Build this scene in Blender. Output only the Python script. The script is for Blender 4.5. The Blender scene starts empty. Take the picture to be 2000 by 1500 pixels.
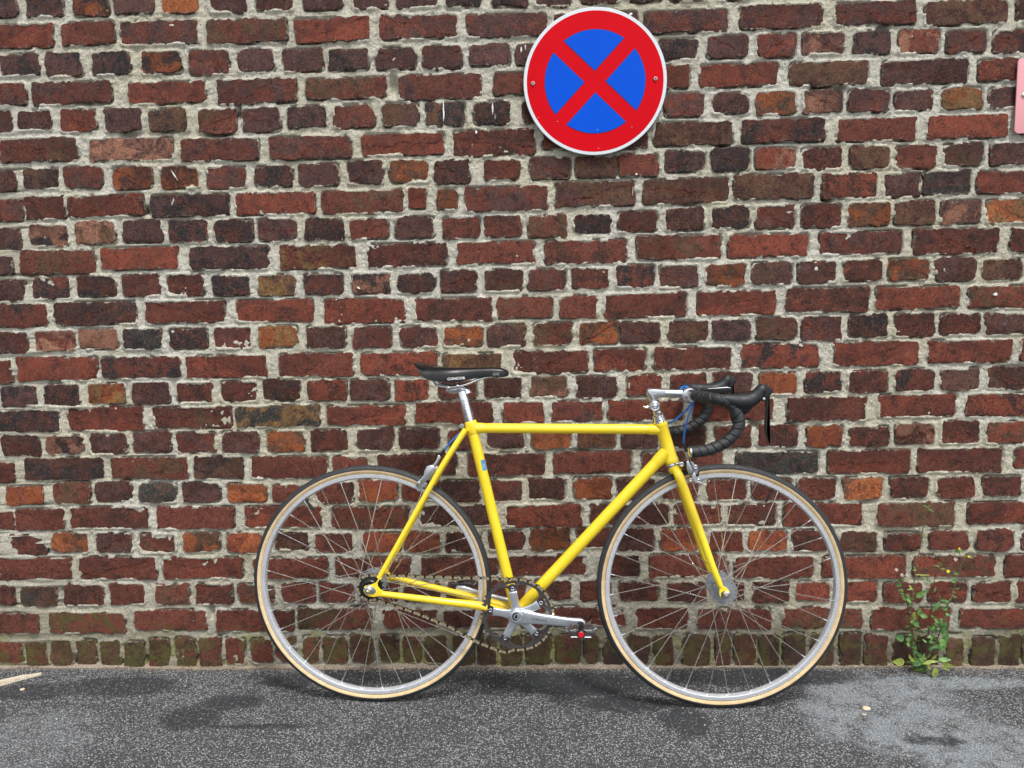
import bpy, math, random
import numpy as np
from mathutils import Vector, Matrix
R_ = math.radians
SC = bpy.context.scene
COL = SC.collection
random.seed(7)

# ------------------------------------------------------------ camera
CAM_YAW, CAM_PITCH, CAM_ROLL = 0.03794063, -0.10940421, -0.01881627
CAM_LOC = Vector((1.4, -2.2322186, 1.11180625))
FOC = 1500.0                                   # focal length in pixels of a 2000 px wide frame
cy, sy, cp, sp = math.cos(CAM_YAW), math.sin(CAM_YAW), math.cos(CAM_PITCH), math.sin(CAM_PITCH)
CF = Vector((-sy * cp, cy * cp, sp))
r0 = Vector((cy, sy, 0)); u0 = r0.cross(CF)
cr, sr = math.cos(CAM_ROLL), math.sin(CAM_ROLL)
CR = cr * r0 + sr * u0
CU = -sr * r0 + cr * u0
cam_data = bpy.data.cameras.new('camera')
cam = bpy.data.objects.new('camera', cam_data); COL.objects.link(cam)
m = Matrix((CR, CU, -CF)).transposed().to_4x4(); m.translation = CAM_LOC
cam.matrix_world = m
cam_data.sensor_width = 36.0
cam_data.lens = 36.0 * FOC / 2000.0
cam_data.clip_start = 0.05
cam_data.clip_end = 400
SC.camera = cam

# ------------------------------------------------------------ world, sun, exposure
SUN_ELEV, SUN_AZ = R_(62), R_(158)             # azimuth measured clockwise from +y (into the wall)
world = bpy.data.worlds.new('World'); SC.world = world; world.use_nodes = True
wn = world.node_tree; wn.nodes.clear()
sky = wn.nodes.new('ShaderNodeTexSky'); sky.sky_type = 'NISHITA'; sky.sun_disc = False
sky.sun_elevation = SUN_ELEV; sky.sun_rotation = SUN_AZ
sky.air_density = 1.0; sky.dust_density = 3.0; sky.ozone_density = 1.0
hs = wn.nodes.new('ShaderNodeHueSaturation'); hs.inputs['Saturation'].default_value = 0.28
bg = wn.nodes.new('ShaderNodeBackground'); bg.inputs['Strength'].default_value = 0.15
wo = wn.nodes.new('ShaderNodeOutputWorld')
wn.links.new(sky.outputs[0], hs.inputs['Color']); wn.links.new(hs.outputs[0], bg.inputs[0]); wn.links.new(bg.outputs[0], wo.inputs[0])
sun_d = bpy.data.lights.new('sun', 'SUN'); sun_d.energy = 1.5; sun_d.angle = R_(11); sun_d.color = (1.0, 0.965, 0.92)
sun = bpy.data.objects.new('sun', sun_d); COL.objects.link(sun)
sd = Vector((math.sin(SUN_AZ) * math.cos(SUN_ELEV), math.cos(SUN_AZ) * math.cos(SUN_ELEV), math.sin(SUN_ELEV)))
sun.rotation_euler = sd.to_track_quat('Z', 'Y').to_euler(); sun.location = (3, -4, 6)
SC.render.engine = 'CYCLES'
SC.view_settings.view_transform = 'Standard'; SC.view_settings.look = 'None'
SC.view_settings.gamma = 1.0; SC.view_settings.use_curve_mapping = False
SC.view_settings.exposure = 0.58

# ------------------------------------------------------------ helpers
def ray(px, py): return ((px - 1000) / FOC) * CR + ((750 - py) / FOC) * CU + CF
def on_wall(px, py, y=0.0):
    d = ray(px, py); return CAM_LOC + d * ((y - CAM_LOC.y) / d.y)
def on_ground(px, py, z=0.0):
    d = ray(px, py); return CAM_LOC + d * ((z - CAM_LOC.z) / d.z)

def srgb(*c):
    return tuple(((v / 255) / 12.92 if v / 255 <= .04045 else ((v / 255 + .055) / 1.055) ** 2.4) for v in c) + (1.0,)

def tag(o, label=None, cat=None, group=None, kind=None):
    if label: o['label'] = label
    if cat: o['category'] = cat
    if group: o['group'] = group
    if kind: o['kind'] = kind
    return o
def empty(name, loc=(0, 0, 0), mat=None):
    o = bpy.data.objects.new(name, None); COL.objects.link(o); o.empty_display_size = .05
    if mat is not None: o.matrix_world = mat
    else: o.location = loc
    return o
def link(name, me, parent=None):
    o = bpy.data.objects.new(name, me); COL.objects.link(o)
    if parent is not None: o.parent = parent
    return o

class MB:
    """collects shapes into one mesh"""
    def __init__(s): s.v, s.f, s.mi, s.m = [], [], [], 0
    def add(s, vs, fs, m=None):
        b = len(s.v); s.v += [tuple(p) for p in vs]
        for f in fs: s.f.append(tuple(i + b for i in f)); s.mi.append(s.m if m is None else m)
        return s
    def tube(s, pts, rad, n=16, caps=True, closed=False, flat=None, m=None):
        pts = [Vector(p) for p in pts]; k = len(pts)
        rad = [rad] * k if not hasattr(rad, '__len__') else list(rad)
        vs, fs = [], []
        up = None
        for i, p in enumerate(pts):
            a = pts[(i - 1) % k] if (i > 0 or closed) else p
            b = pts[(i + 1) % k] if (i < k - 1 or closed) else p
            t = (b - a).normalized()
            if up is None:
                up = Vector((0, 1, 0)) if abs(t.y) < .9 else Vector((0, 0, 1))
            x = up.cross(t).normalized(); up = t.cross(x).normalized()
            for j in range(n):
                an = 2 * math.pi * j / n
                r = rad[i]
                fx, fy = (1, 1) if flat is None else flat
                vs.append(p + x * (r * fx * math.cos(an)) + up * (r * fy * math.sin(an)))
        for i in range(k if closed else k - 1):
            i2 = (i + 1) % k
            for j in range(n):
                fs.append((i * n + j, i * n + (j + 1) % n, i2 * n + (j + 1) % n, i2 * n + j))
        if caps and not closed:
            fs.append(tuple(range(n - 1, -1, -1))); fs.append(tuple((k - 1) * n + j for j in range(n)))
        return s.add(vs, fs, m)
    def lathe(s, c, axis, prof, n=24, closed=False, m=None, mats=None):
        """prof: (distance along axis, radius)"""
        c = Vector(c); t = Vector(axis).normalized()
        x = (Vector((1, 0, 0)) if abs(t.x) < .9 else Vector((0, 0, 1))).cross(t).normalized(); y = t.cross(x)
        k = len(prof); b = len(s.v)
        for d, r in prof:
            for j in range(n):
                a = 2 * math.pi * j / n
                s.v.append(tuple(c + t * d + x * (r * math.cos(a)) + y * (r * math.sin(a))))
        for i in range(k if closed else k - 1):
            i2 = (i + 1) % k
            for j in range(n):
                s.f.append((b + i * n + j, b + i * n + (j + 1) % n, b + i2 * n + (j + 1) % n, b + i2 * n + j))
                s.mi.append((mats[i] if mats else (s.m if m is None else m)))
        if not closed:
            if prof[0][1] > 1e-5: s.f.append(tuple(b + j for j in range(n - 1, -1, -1))); s.mi.append(mats[0] if mats else (s.m if m is None else m))
            if prof[-1][1] > 1e-5: s.f.append(tuple(b + (k - 1) * n + j for j in range(n))); s.mi.append(mats[-1] if mats else (s.m if m is None else m))
        return s
    def pillow(s, poly, w0, h, e, m=None, to=None):
        """poly of (x, z); thickness from y = -(w0+h) to -(w0-h), edges rounded by e"""
        n = len(poly); P2 = [Vector((p[0], p[1])) for p in poly]
        area = sum(P2[i].x * P2[(i + 1) % n].y - P2[(i + 1) % n].x * P2[i].y for i in range(n))
        if area < 0: P2.reverse()
        nor = []
        for i in range(n):
            a = (P2[i] - P2[i - 1]); b = (P2[(i + 1) % n] - P2[i])
            if a.length < 1e-9 or b.length < 1e-9: nor.append(Vector((0, 0))); continue
            t = (a.normalized() + b.normalized()); t = t.normalized() if t.length > 1e-6 else b.normalized()
            nor.append(Vector((-t.y, t.x)))
        vs, fs = [], []
        rings = [(h, e), (h - .12 * e, .5 * e), (h - .4 * e, .16 * e), (h - e, 0), (-h + e, 0), (-h + .4 * e, .16 * e), (-h + .12 * e, .5 * e), (-h, e)] if e > 0 else [(h, 0), (-h, 0)]
        for hh, ins in rings:
            for i in range(n):
                q = P2[i] + nor[i] * ins
                p = Vector((q.x, -(w0 + hh), q.y))
                vs.append(to(p) if to else p)
        for r in range(len(rings) - 1):
            for i in range(n):
                i2 = (i + 1) % n
                fs.append((r * n + i, (r + 1) * n + i, (r + 1) * n + i2, r * n + i2))
        fs.append(tuple(range(n))); fs.append(tuple((len(rings) - 1) * n + i for i in range(n - 1, -1, -1)))
        return s.add(vs, fs, m)
    def box(s, c, sx, sy, sz, m=None, rot=None):
        c = Vector(c); vs = []
        for dx in (-1, 1):
            for dy in (-1, 1):
                for dz in (-1, 1):
                    p = Vector((dx * sx / 2, dy * sy / 2, dz * sz / 2))
                    if rot is not None: p = rot @ p
                    vs.append(c + p)
        return s.add(vs, [(0, 1, 3, 2), (4, 6, 7, 5), (0, 4, 5, 1), (2, 3, 7, 6), (0, 2, 6, 4), (1, 5, 7, 3)], m)
    def mesh(s, name, mats, smooth=True, angle=40):
        me = bpy.data.meshes.new(name); me.from_pydata(s.v, [], s.f)
        if not isinstance(mats, (list, tuple)): mats = [mats]
        for mt in mats: me.materials.append(mt)
        me.polygons.foreach_set('material_index', s.mi)
        me.polygons.foreach_set('use_smooth', [smooth] * len(s.f))
        if smooth: me.set_sharp_from_angle(angle=R_(angle))
        me.update(); return me
    def build(s, name, mats, parent=None, smooth=True, angle=40):
        return link(name, s.mesh(name, mats, smooth, angle), parent)

def spline(pts, sub=6):
    pts = [Vector(p) for p in pts]; out = []
    for i in range(len(pts) - 1):
        p0 = pts[max(i - 1, 0)]; p1 = pts[i]; p2 = pts[i + 1]; p3 = pts[min(i + 2, len(pts) - 1)]
        for k in range(sub):
            t = k / sub
            out.append(.5 * ((2 * p1) + (p2 - p0) * t + (2 * p0 - 5 * p1 + 4 * p2 - p3) * t * t + (3 * p1 - p0 - 3 * p2 + p3) * t ** 3))
    out.append(pts[-1]); return out
def smooth_poly(poly, sub=3):
    n = len(poly); pts = [Vector((p[0], p[1])) for p in poly]; out = []
    for i in range(n):
        p0, p1, p2, p3 = pts[i - 1], pts[i], pts[(i + 1) % n], pts[(i + 2) % n]
        for k in range(sub):
            t = k / sub
            out.append(.5 * ((2 * p1) + (p2 - p0) * t + (2 * p0 - 5 * p1 + 4 * p2 - p3) * t * t + (3 * p1 - p0 - 3 * p2 + p3) * t ** 3))
    return [(p.x, p.y) for p in out]

# value noise in numpy
def _h(ix, iy, s):
    n = (ix.astype(np.int64) * 374761393 + iy.astype(np.int64) * 668265263 + s * 1442695041) & 0xffffffff
    n = ((n ^ (n >> 13)) * 1274126177) & 0xffffffff
    return ((n ^ (n >> 16)) & 0xffff) / 65535.0
def vnoise(x, y, s=0):
    ix = np.floor(x); iy = np.floor(y); fx = x - ix; fy = y - iy
    fx = fx * fx * (3 - 2 * fx); fy = fy * fy * (3 - 2 * fy)
    ix = ix.astype(np.int64); iy = iy.astype(np.int64)
    a = _h(ix, iy, s); b = _h(ix + 1, iy, s); c = _h(ix, iy + 1, s); d = _h(ix + 1, iy + 1, s)
    return (a * (1 - fx) + b * fx) * (1 - fy) + (c * (1 - fx) + d * fx) * fy - .5

# ------------------------------------------------------------ node helper
class NT:
    def __init__(s, name):
        s.mat = bpy.data.materials.new(name); s.mat.use_nodes = True; s.t = s.mat.node_tree; s.t.nodes.clear()
        s.out = s.t.nodes.new('ShaderNodeOutputMaterial'); s.b = s.t.nodes.new('ShaderNodeBsdfPrincipled')
        s.t.links.new(s.b.outputs[0], s.out.inputs[0])
    def n(s, k, **kw):
        nd = s.t.nodes.new('ShaderNode' + k)
        for a, v in kw.items(): setattr(nd, a, v)
        return nd
    def put(s, sock, v):
        if isinstance(v, bpy.types.NodeSocket): s.t.links.new(v, sock)
        elif v is not None:
            if hasattr(v, '__len__') and len(v) == 3 and sock.type == 'RGBA': v = tuple(v) + (1,)
            sock.default_value = v
    def set(s, **kw):
        for k, v in kw.items(): s.put(s.b.inputs[k.replace('_', ' ')], v)
        return s
    def m(s, op, a, b=None, c=None, clamp=False):
        nd = s.n('Math', operation=op); nd.use_clamp = clamp
        s.put(nd.inputs[0], a); s.put(nd.inputs[1], b)
        if c is not None: s.put(nd.inputs[2], c)
        return nd.outputs[0]
    def ss(s, v, lo, hi, a=0.0, b=1.0):
        nd = s.n('MapRange', interpolation_type='SMOOTHSTEP')
        s.put(nd.inputs[0], v); s.put(nd.inputs[1], lo); s.put(nd.inputs[2], hi); s.put(nd.inputs[3], a); s.put(nd.inputs[4], b)
        return nd.outputs[0]
    def mix(s, f, a, b, mode='MIX'):
        nd = s.n('Mix', data_type='RGBA', blend_type=mode)
        s.put(nd.inputs[0], f); s.put(nd.inputs[6], a); s.put(nd.inputs[7], b); return nd.outputs[2]
    def noise(s, vec, sc, det=2.0, rough=.5, dist=0.0, col=False):
        nd = s.n('TexNoise'); s.put(nd.inputs['Vector'], vec); s.put(nd.inputs['Scale'], sc); s.put(nd.inputs['Detail'], det)
        s.put(nd.inputs['Roughness'], rough); s.put(nd.inputs['Distortion'], dist)
        return nd.outputs[1 if col else 0]
    def vor(s, vec, sc, feature='F1', out=0, rnd=1.0):
        nd = s.n('TexVoronoi', feature=feature); s.put(nd.inputs['Vector'], vec); s.put(nd.inputs['Scale'], sc)
        s.put(nd.inputs['Randomness'], rnd); return nd.outputs[out]
    def attr(s, name, out=2): 
        nd = s.n('Attribute', attribute_name=name); return nd.outputs[out]
    def obj(s): return s.n('TexCoord').outputs['Object']
    def pos(s): return s.n('NewGeometry').outputs['Position']
    def sep(s, v): 
        nd = s.n('SeparateXYZ'); s.put(nd.inputs[0], v); return nd.outputs
    def comb(s, x, y, z):
        nd = s.n('CombineXYZ'); s.put(nd.inputs[0], x); s.put(nd.inputs[1], y); s.put(nd.inputs[2], z); return nd.outputs[0]
    def vm(s, op, a, b):
        nd = s.n('VectorMath', operation=op); s.put(nd.inputs[0], a); s.put(nd.inputs[1], b); return nd.outputs[0]
    def bump(s, h, dist, strength=1.0, nrm=None):
        nd = s.n('Bump'); s.put(nd.inputs['Height'], h); nd.inputs['Distance'].default_value = dist; s.put(nd.inputs['Strength'], strength)
        if nrm is not None: s.put(nd.inputs['Normal'], nrm)
        return nd.outputs[0]

def simple(name, col, rough=.5, metal=0.0, coat=0.0, var=.12, vscale=40, bump=0.0, bscale=300, spec=.5):
    n = NT(name); v = n.obj()
    f = n.noise(v, vscale, 4, .6)
    c = n.mix(n.ss(f, .3, .7), tuple(x * (1 - var) for x in col[:3]), tuple(min(1, x * (1 + var)) for x in col[:3]))
    n.set(Base_Color=c, Metallic=metal, Coat_Weight=coat, Coat_Roughness=.08, Specular_IOR_Level=spec,
          Roughness=n.ss(n.noise(v, vscale * 2.3, 3), .3, .7, rough * .8, min(1, rough * 1.2)))
    if bump: n.set(Normal=n.bump(n.noise(v, bscale, 3), bump))
    return n.mat
# ------------------------------------------------------------ brick and mortar materials
def mat_mortar():
    n = NT('mortar'); p = n.pos(); s = n.sep(p)
    big = n.noise(p, 2.2, 3, .55); mid = n.noise(p, 14, 4, .6); fine = n.noise(p, 260, 3, .7); gr = n.noise(p, 620, 2, .6)
    c = n.mix(n.ss(big, .38, .62), srgb(214, 208, 184), srgb(222, 219, 204))
    c = n.mix(n.m('MULTIPLY', n.ss(mid, .54, .72), .4), c, srgb(176, 170, 152))
    c = n.mix(n.m('MULTIPLY', n.ss(n.noise(p, 70, 4, .7), .52, .66), .35), c, srgb(158, 152, 134))
    c = n.mix(n.m('MULTIPLY', n.ss(fine, .55, .66), .62), c, srgb(116, 109, 95))
    c = n.mix(n.m('MULTIPLY', n.ss(gr, .57, .66), .8), c, srgb(66, 60, 52))
    c = n.mix(n.m('MULTIPLY', n.ss(n.noise(p, 300, 2), .60, .70), .75), c, srgb(236, 234, 224))
    # damp and algae near the ground
    low = n.ss(n.m('ADD', s[2], n.m('MULTIPLY', n.m('SUBTRACT', n.noise(p, 5, 4), .5), .22)), .06, .22, 1, 0)
    right = n.ss(s[0], .75, 1.15, .55, 1.0)
    c = n.mix(n.m('MULTIPLY', n.m('MULTIPLY', low, right), .8), c, n.mix(n.ss(n.noise(p, 9, 3), .42, .58), srgb(96, 92, 74), srgb(88, 84, 76)))
    lo2 = n.ss(n.m('ADD', s[2], n.m('MULTIPLY', n.m('SUBTRACT', n.noise(p, 11, 4), .5), .3)), .04, .14, 1, 0)
    c = n.mix(n.m('MULTIPLY', n.m('MULTIPLY', lo2, n.ss(n.noise(p, 9, 4, .65), .46, .58)), .8), c, srgb(150, 150, 74))
    grime = n.ss(n.m('ADD', s[2], n.m('MULTIPLY', n.m('SUBTRACT', n.noise(p, 3, 4), .5), .5)), .25, .55, 1, 0)
    c = n.mix(n.m('MULTIPLY', grime, .28), c, srgb(150, 143, 125))
    n.set(Base_Color=c, Roughness=.95, Specular_IOR_Level=.2)
    h = n.m('ADD', n.m('MULTIPLY', mid, .5), n.m('ADD', n.m('MULTIPLY', fine, .28), n.m('MULTIPLY', gr, .13)))
    h = n.m('ADD', h, n.m('MULTIPLY', n.noise(p, 110, 5, .7), .8))
    n.set(Normal=n.bump(h, .013))
    return n.mat

def mat_brick():
    n = NT('brick'); p = n.pos(); s = n.sep(p)
    ca = n.attr('col_a', 0); cb = n.attr('col_b', 0)
    ab = n.n('Attribute', attribute_name='bl'); L = n.sep(ab.outputs[1]); seed = L[2]
    edge = n.attr('edge', 2)
    off = n.comb(n.m('MULTIPLY', seed, 7.31), n.m('MULTIPLY', seed, 3.7), n.m('MULTIPLY', seed, 5.1))
    q = n.vm('ADD', p, off)
    st = n.vm('MULTIPLY', q, (1.0, 1.0, 2.3))                   # slightly stretched along the course
    f1 = n.noise(q, 16, 5, .65, .8)
    c = n.mix(n.ss(f1, .45, .58), ca, cb)
    tone = n.noise(q, 42, 5, .7)
    c = n.mix(n.m('MULTIPLY', n.ss(tone, .51, .66), .62), c, srgb(52, 43, 43))
    c = n.mix(n.m('MULTIPLY', n.ss(tone, .50, .36), .42), c, n.mix(.55, cb, srgb(186, 116, 86)))
    # wrinkled skin: short dark creases running along the brick
    wr = n.noise(st, 105, 6, .74, 2.2)
    vein = n.ss(n.m('ABSOLUTE', n.m('SUBTRACT', wr, .5)), .0, .030, 1, 0)
    c = n.mix(n.m('MULTIPLY', vein, .62), c, srgb(34, 26, 25))
    wr2 = n.noise(n.vm('MULTIPLY', q, (1.0, 1.0, 1.7)), 46, 7, .72, 1.6)
    vein2 = n.ss(n.m('ABSOLUTE', n.m('SUBTRACT', wr2, .5)), .0, .026, 1, 0)
    c = n.mix(n.m('MULTIPLY', vein2, n.ss(n.noise(q, 20, 2), .42, .6, .10, .55)), c, srgb(28, 21, 21))
    pit = n.noise(q, 190, 4, .75)
    c = n.mix(n.m('MULTIPLY', n.ss(pit, .55, .63), .70), c, srgb(27, 21, 20))
    c = n.mix(n.m('MULTIPLY', n.ss(pit, .46, .36), .60), c, n.mix(.6, cb, srgb(206, 138, 108)))
    gr = n.noise(q, 480, 3, .65)
    c = n.mix(n.m('MULTIPLY', n.ss(gr, .56, .66), .6), c, srgb(36, 28, 27))
    c = n.mix(n.m('MULTIPLY', n.ss(n.noise(q, 330, 2), .66, .73), .6), c, srgb(206, 172, 150))
    # oblique crack or drag mark on some bricks
    an = n.m('MULTIPLY', n.m('SINE', n.m('MULTIPLY', seed, 12.9)), .55)
    ln = n.m('SUBTRACT', L[1], n.m('MULTIPLY', L[0], an))
    ln = n.m('ADD', ln, n.m('MULTIPLY', n.m('SUBTRACT', n.noise(q, 28, 5, .7), .5), .050))
    on = n.ss(n.m('SINE', n.m('MULTIPLY', seed, 41.7)), .05, .12)
    fade = n.ss(n.noise(q, 9, 2), .40, .55)
    crack = n.m('MULTIPLY', n.m('MULTIPLY', n.ss(n.m('ABSOLUTE', ln), .0, .0034, 1, 0), on), fade)
    c = n.mix(n.m('MULTIPLY', crack, .8), c, srgb(30, 20, 19))
    rough_zone = n.m('MULTIPLY', n.m('MULTIPLY', n.ss(n.m('ABSOLUTE', ln), .004, .016, 1, 0), on), fade)
    c = n.mix(n.m('MULTIPLY', n.m('MULTIPLY', rough_zone, n.ss(n.noise(q, 230, 3), .45, .6)), .5), c, srgb(172, 84, 56))
    # one half darker along the same line
    half = n.m('MULTIPLY', n.m('MULTIPLY', n.ss(ln, -.001, .003), on), .35)
    c = n.mix(half, c, srgb(70, 42, 38))
    # rim: brighter wear, edge shade painted dark between, then mortar smeared over the edge
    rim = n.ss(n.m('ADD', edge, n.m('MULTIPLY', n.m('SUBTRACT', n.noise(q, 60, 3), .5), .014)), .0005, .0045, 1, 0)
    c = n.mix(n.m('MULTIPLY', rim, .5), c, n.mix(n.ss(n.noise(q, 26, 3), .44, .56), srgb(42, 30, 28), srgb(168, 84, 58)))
    sm = n.m('SUBTRACT', n.m('MULTIPLY', n.noise(p, 85, 6, .75), .044), .0218)
    smear = n.ss(n.m('SUBTRACT', edge, sm), .0, .0012, 1, 0)
    c = n.mix(n.m('MULTIPLY', smear, .92), c, n.mix(n.ss(n.noise(p, 240, 3), .42, .6), srgb(206, 202, 186), srgb(120, 112, 98)))
    # thin lime film on patches
    film = n.m('MULTIPLY', n.ss(n.noise(p, 6, 5, .7), .60, .72), n.ss(n.noise(p, 170, 3), .5, .62))
    c = n.mix(n.m('MULTIPLY', film, .35), c, srgb(190, 180, 164))
    # damp dirt and algae near the ground
    low = n.ss(n.m('ADD', s[2], n.m('MULTIPLY', n.m('SUBTRACT', n.noise(p, 5, 4), .5), .20)), .07, .17, 1, 0)
    right = n.ss(s[0], .75, 1.15, .08, .8)
    c = n.mix(n.m('MULTIPLY', n.m('MULTIPLY', low, right), .55), c, srgb(82, 68, 54))
    lo2 = n.ss(n.m('ADD', s[2], n.m('MULTIPLY', n.m('SUBTRACT', n.noise(p, 11, 4), .5), .25)), .06, .15, 1, 0)
    c = n.mix(n.m('MULTIPLY', n.m('MULTIPLY', lo2, n.ss(n.noise(p, 13, 5, .7), .47, .58)), .62), c, srgb(122, 120, 62))
    n.set(Base_Color=c, Roughness=n.ss(n.noise(q, 60, 3), .3, .7, .62, .9), Specular_IOR_Level=.35)
    h = n.m('ADD', n.m('MULTIPLY', wr, .60), n.m('MULTIPLY', pit, -.55))
    h = n.m('ADD', h, n.m('MULTIPLY', gr, .12))
    h = n.m('ADD', n.m('SUBTRACT', h, n.m('MULTIPLY', n.m('ADD', vein, vein2), .30)), n.m('MULTIPLY', f1, .7))
    h = n.m('SUBTRACT', h, n.m('MULTIPLY', crack, .9))
    h = n.m('SUBTRACT', h, n.m('MULTIPLY', n.m('MULTIPLY', rough_zone, n.noise(q, 150, 4, .7)), .9))
    h = n.m('ADD', h, n.m('MULTIPLY', smear, n.m('MULTIPLY', n.noise(p, 300, 3), .5)))
    n.set(Normal=n.bump(h, .0100))
    return n.mat
M_MORTAR = mat_mortar(); M_BRICK = mat_brick()
PAL = {'p': (124, 88, 84), 'k': (66, 62, 66), 'r': (154, 84, 68), 'R': (188, 96, 72), 'd': (108, 68, 58), 'o': (206, 114, 64),
       'O': (238, 136, 80), 't': (222, 158, 128), 'b': (136, 102, 78), 'y': (192, 148, 92), 'g': (80, 90, 86), 'm': (118, 108, 60)}
PAL = {k: srgb(*v) for k, v in PAL.items()}

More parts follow.
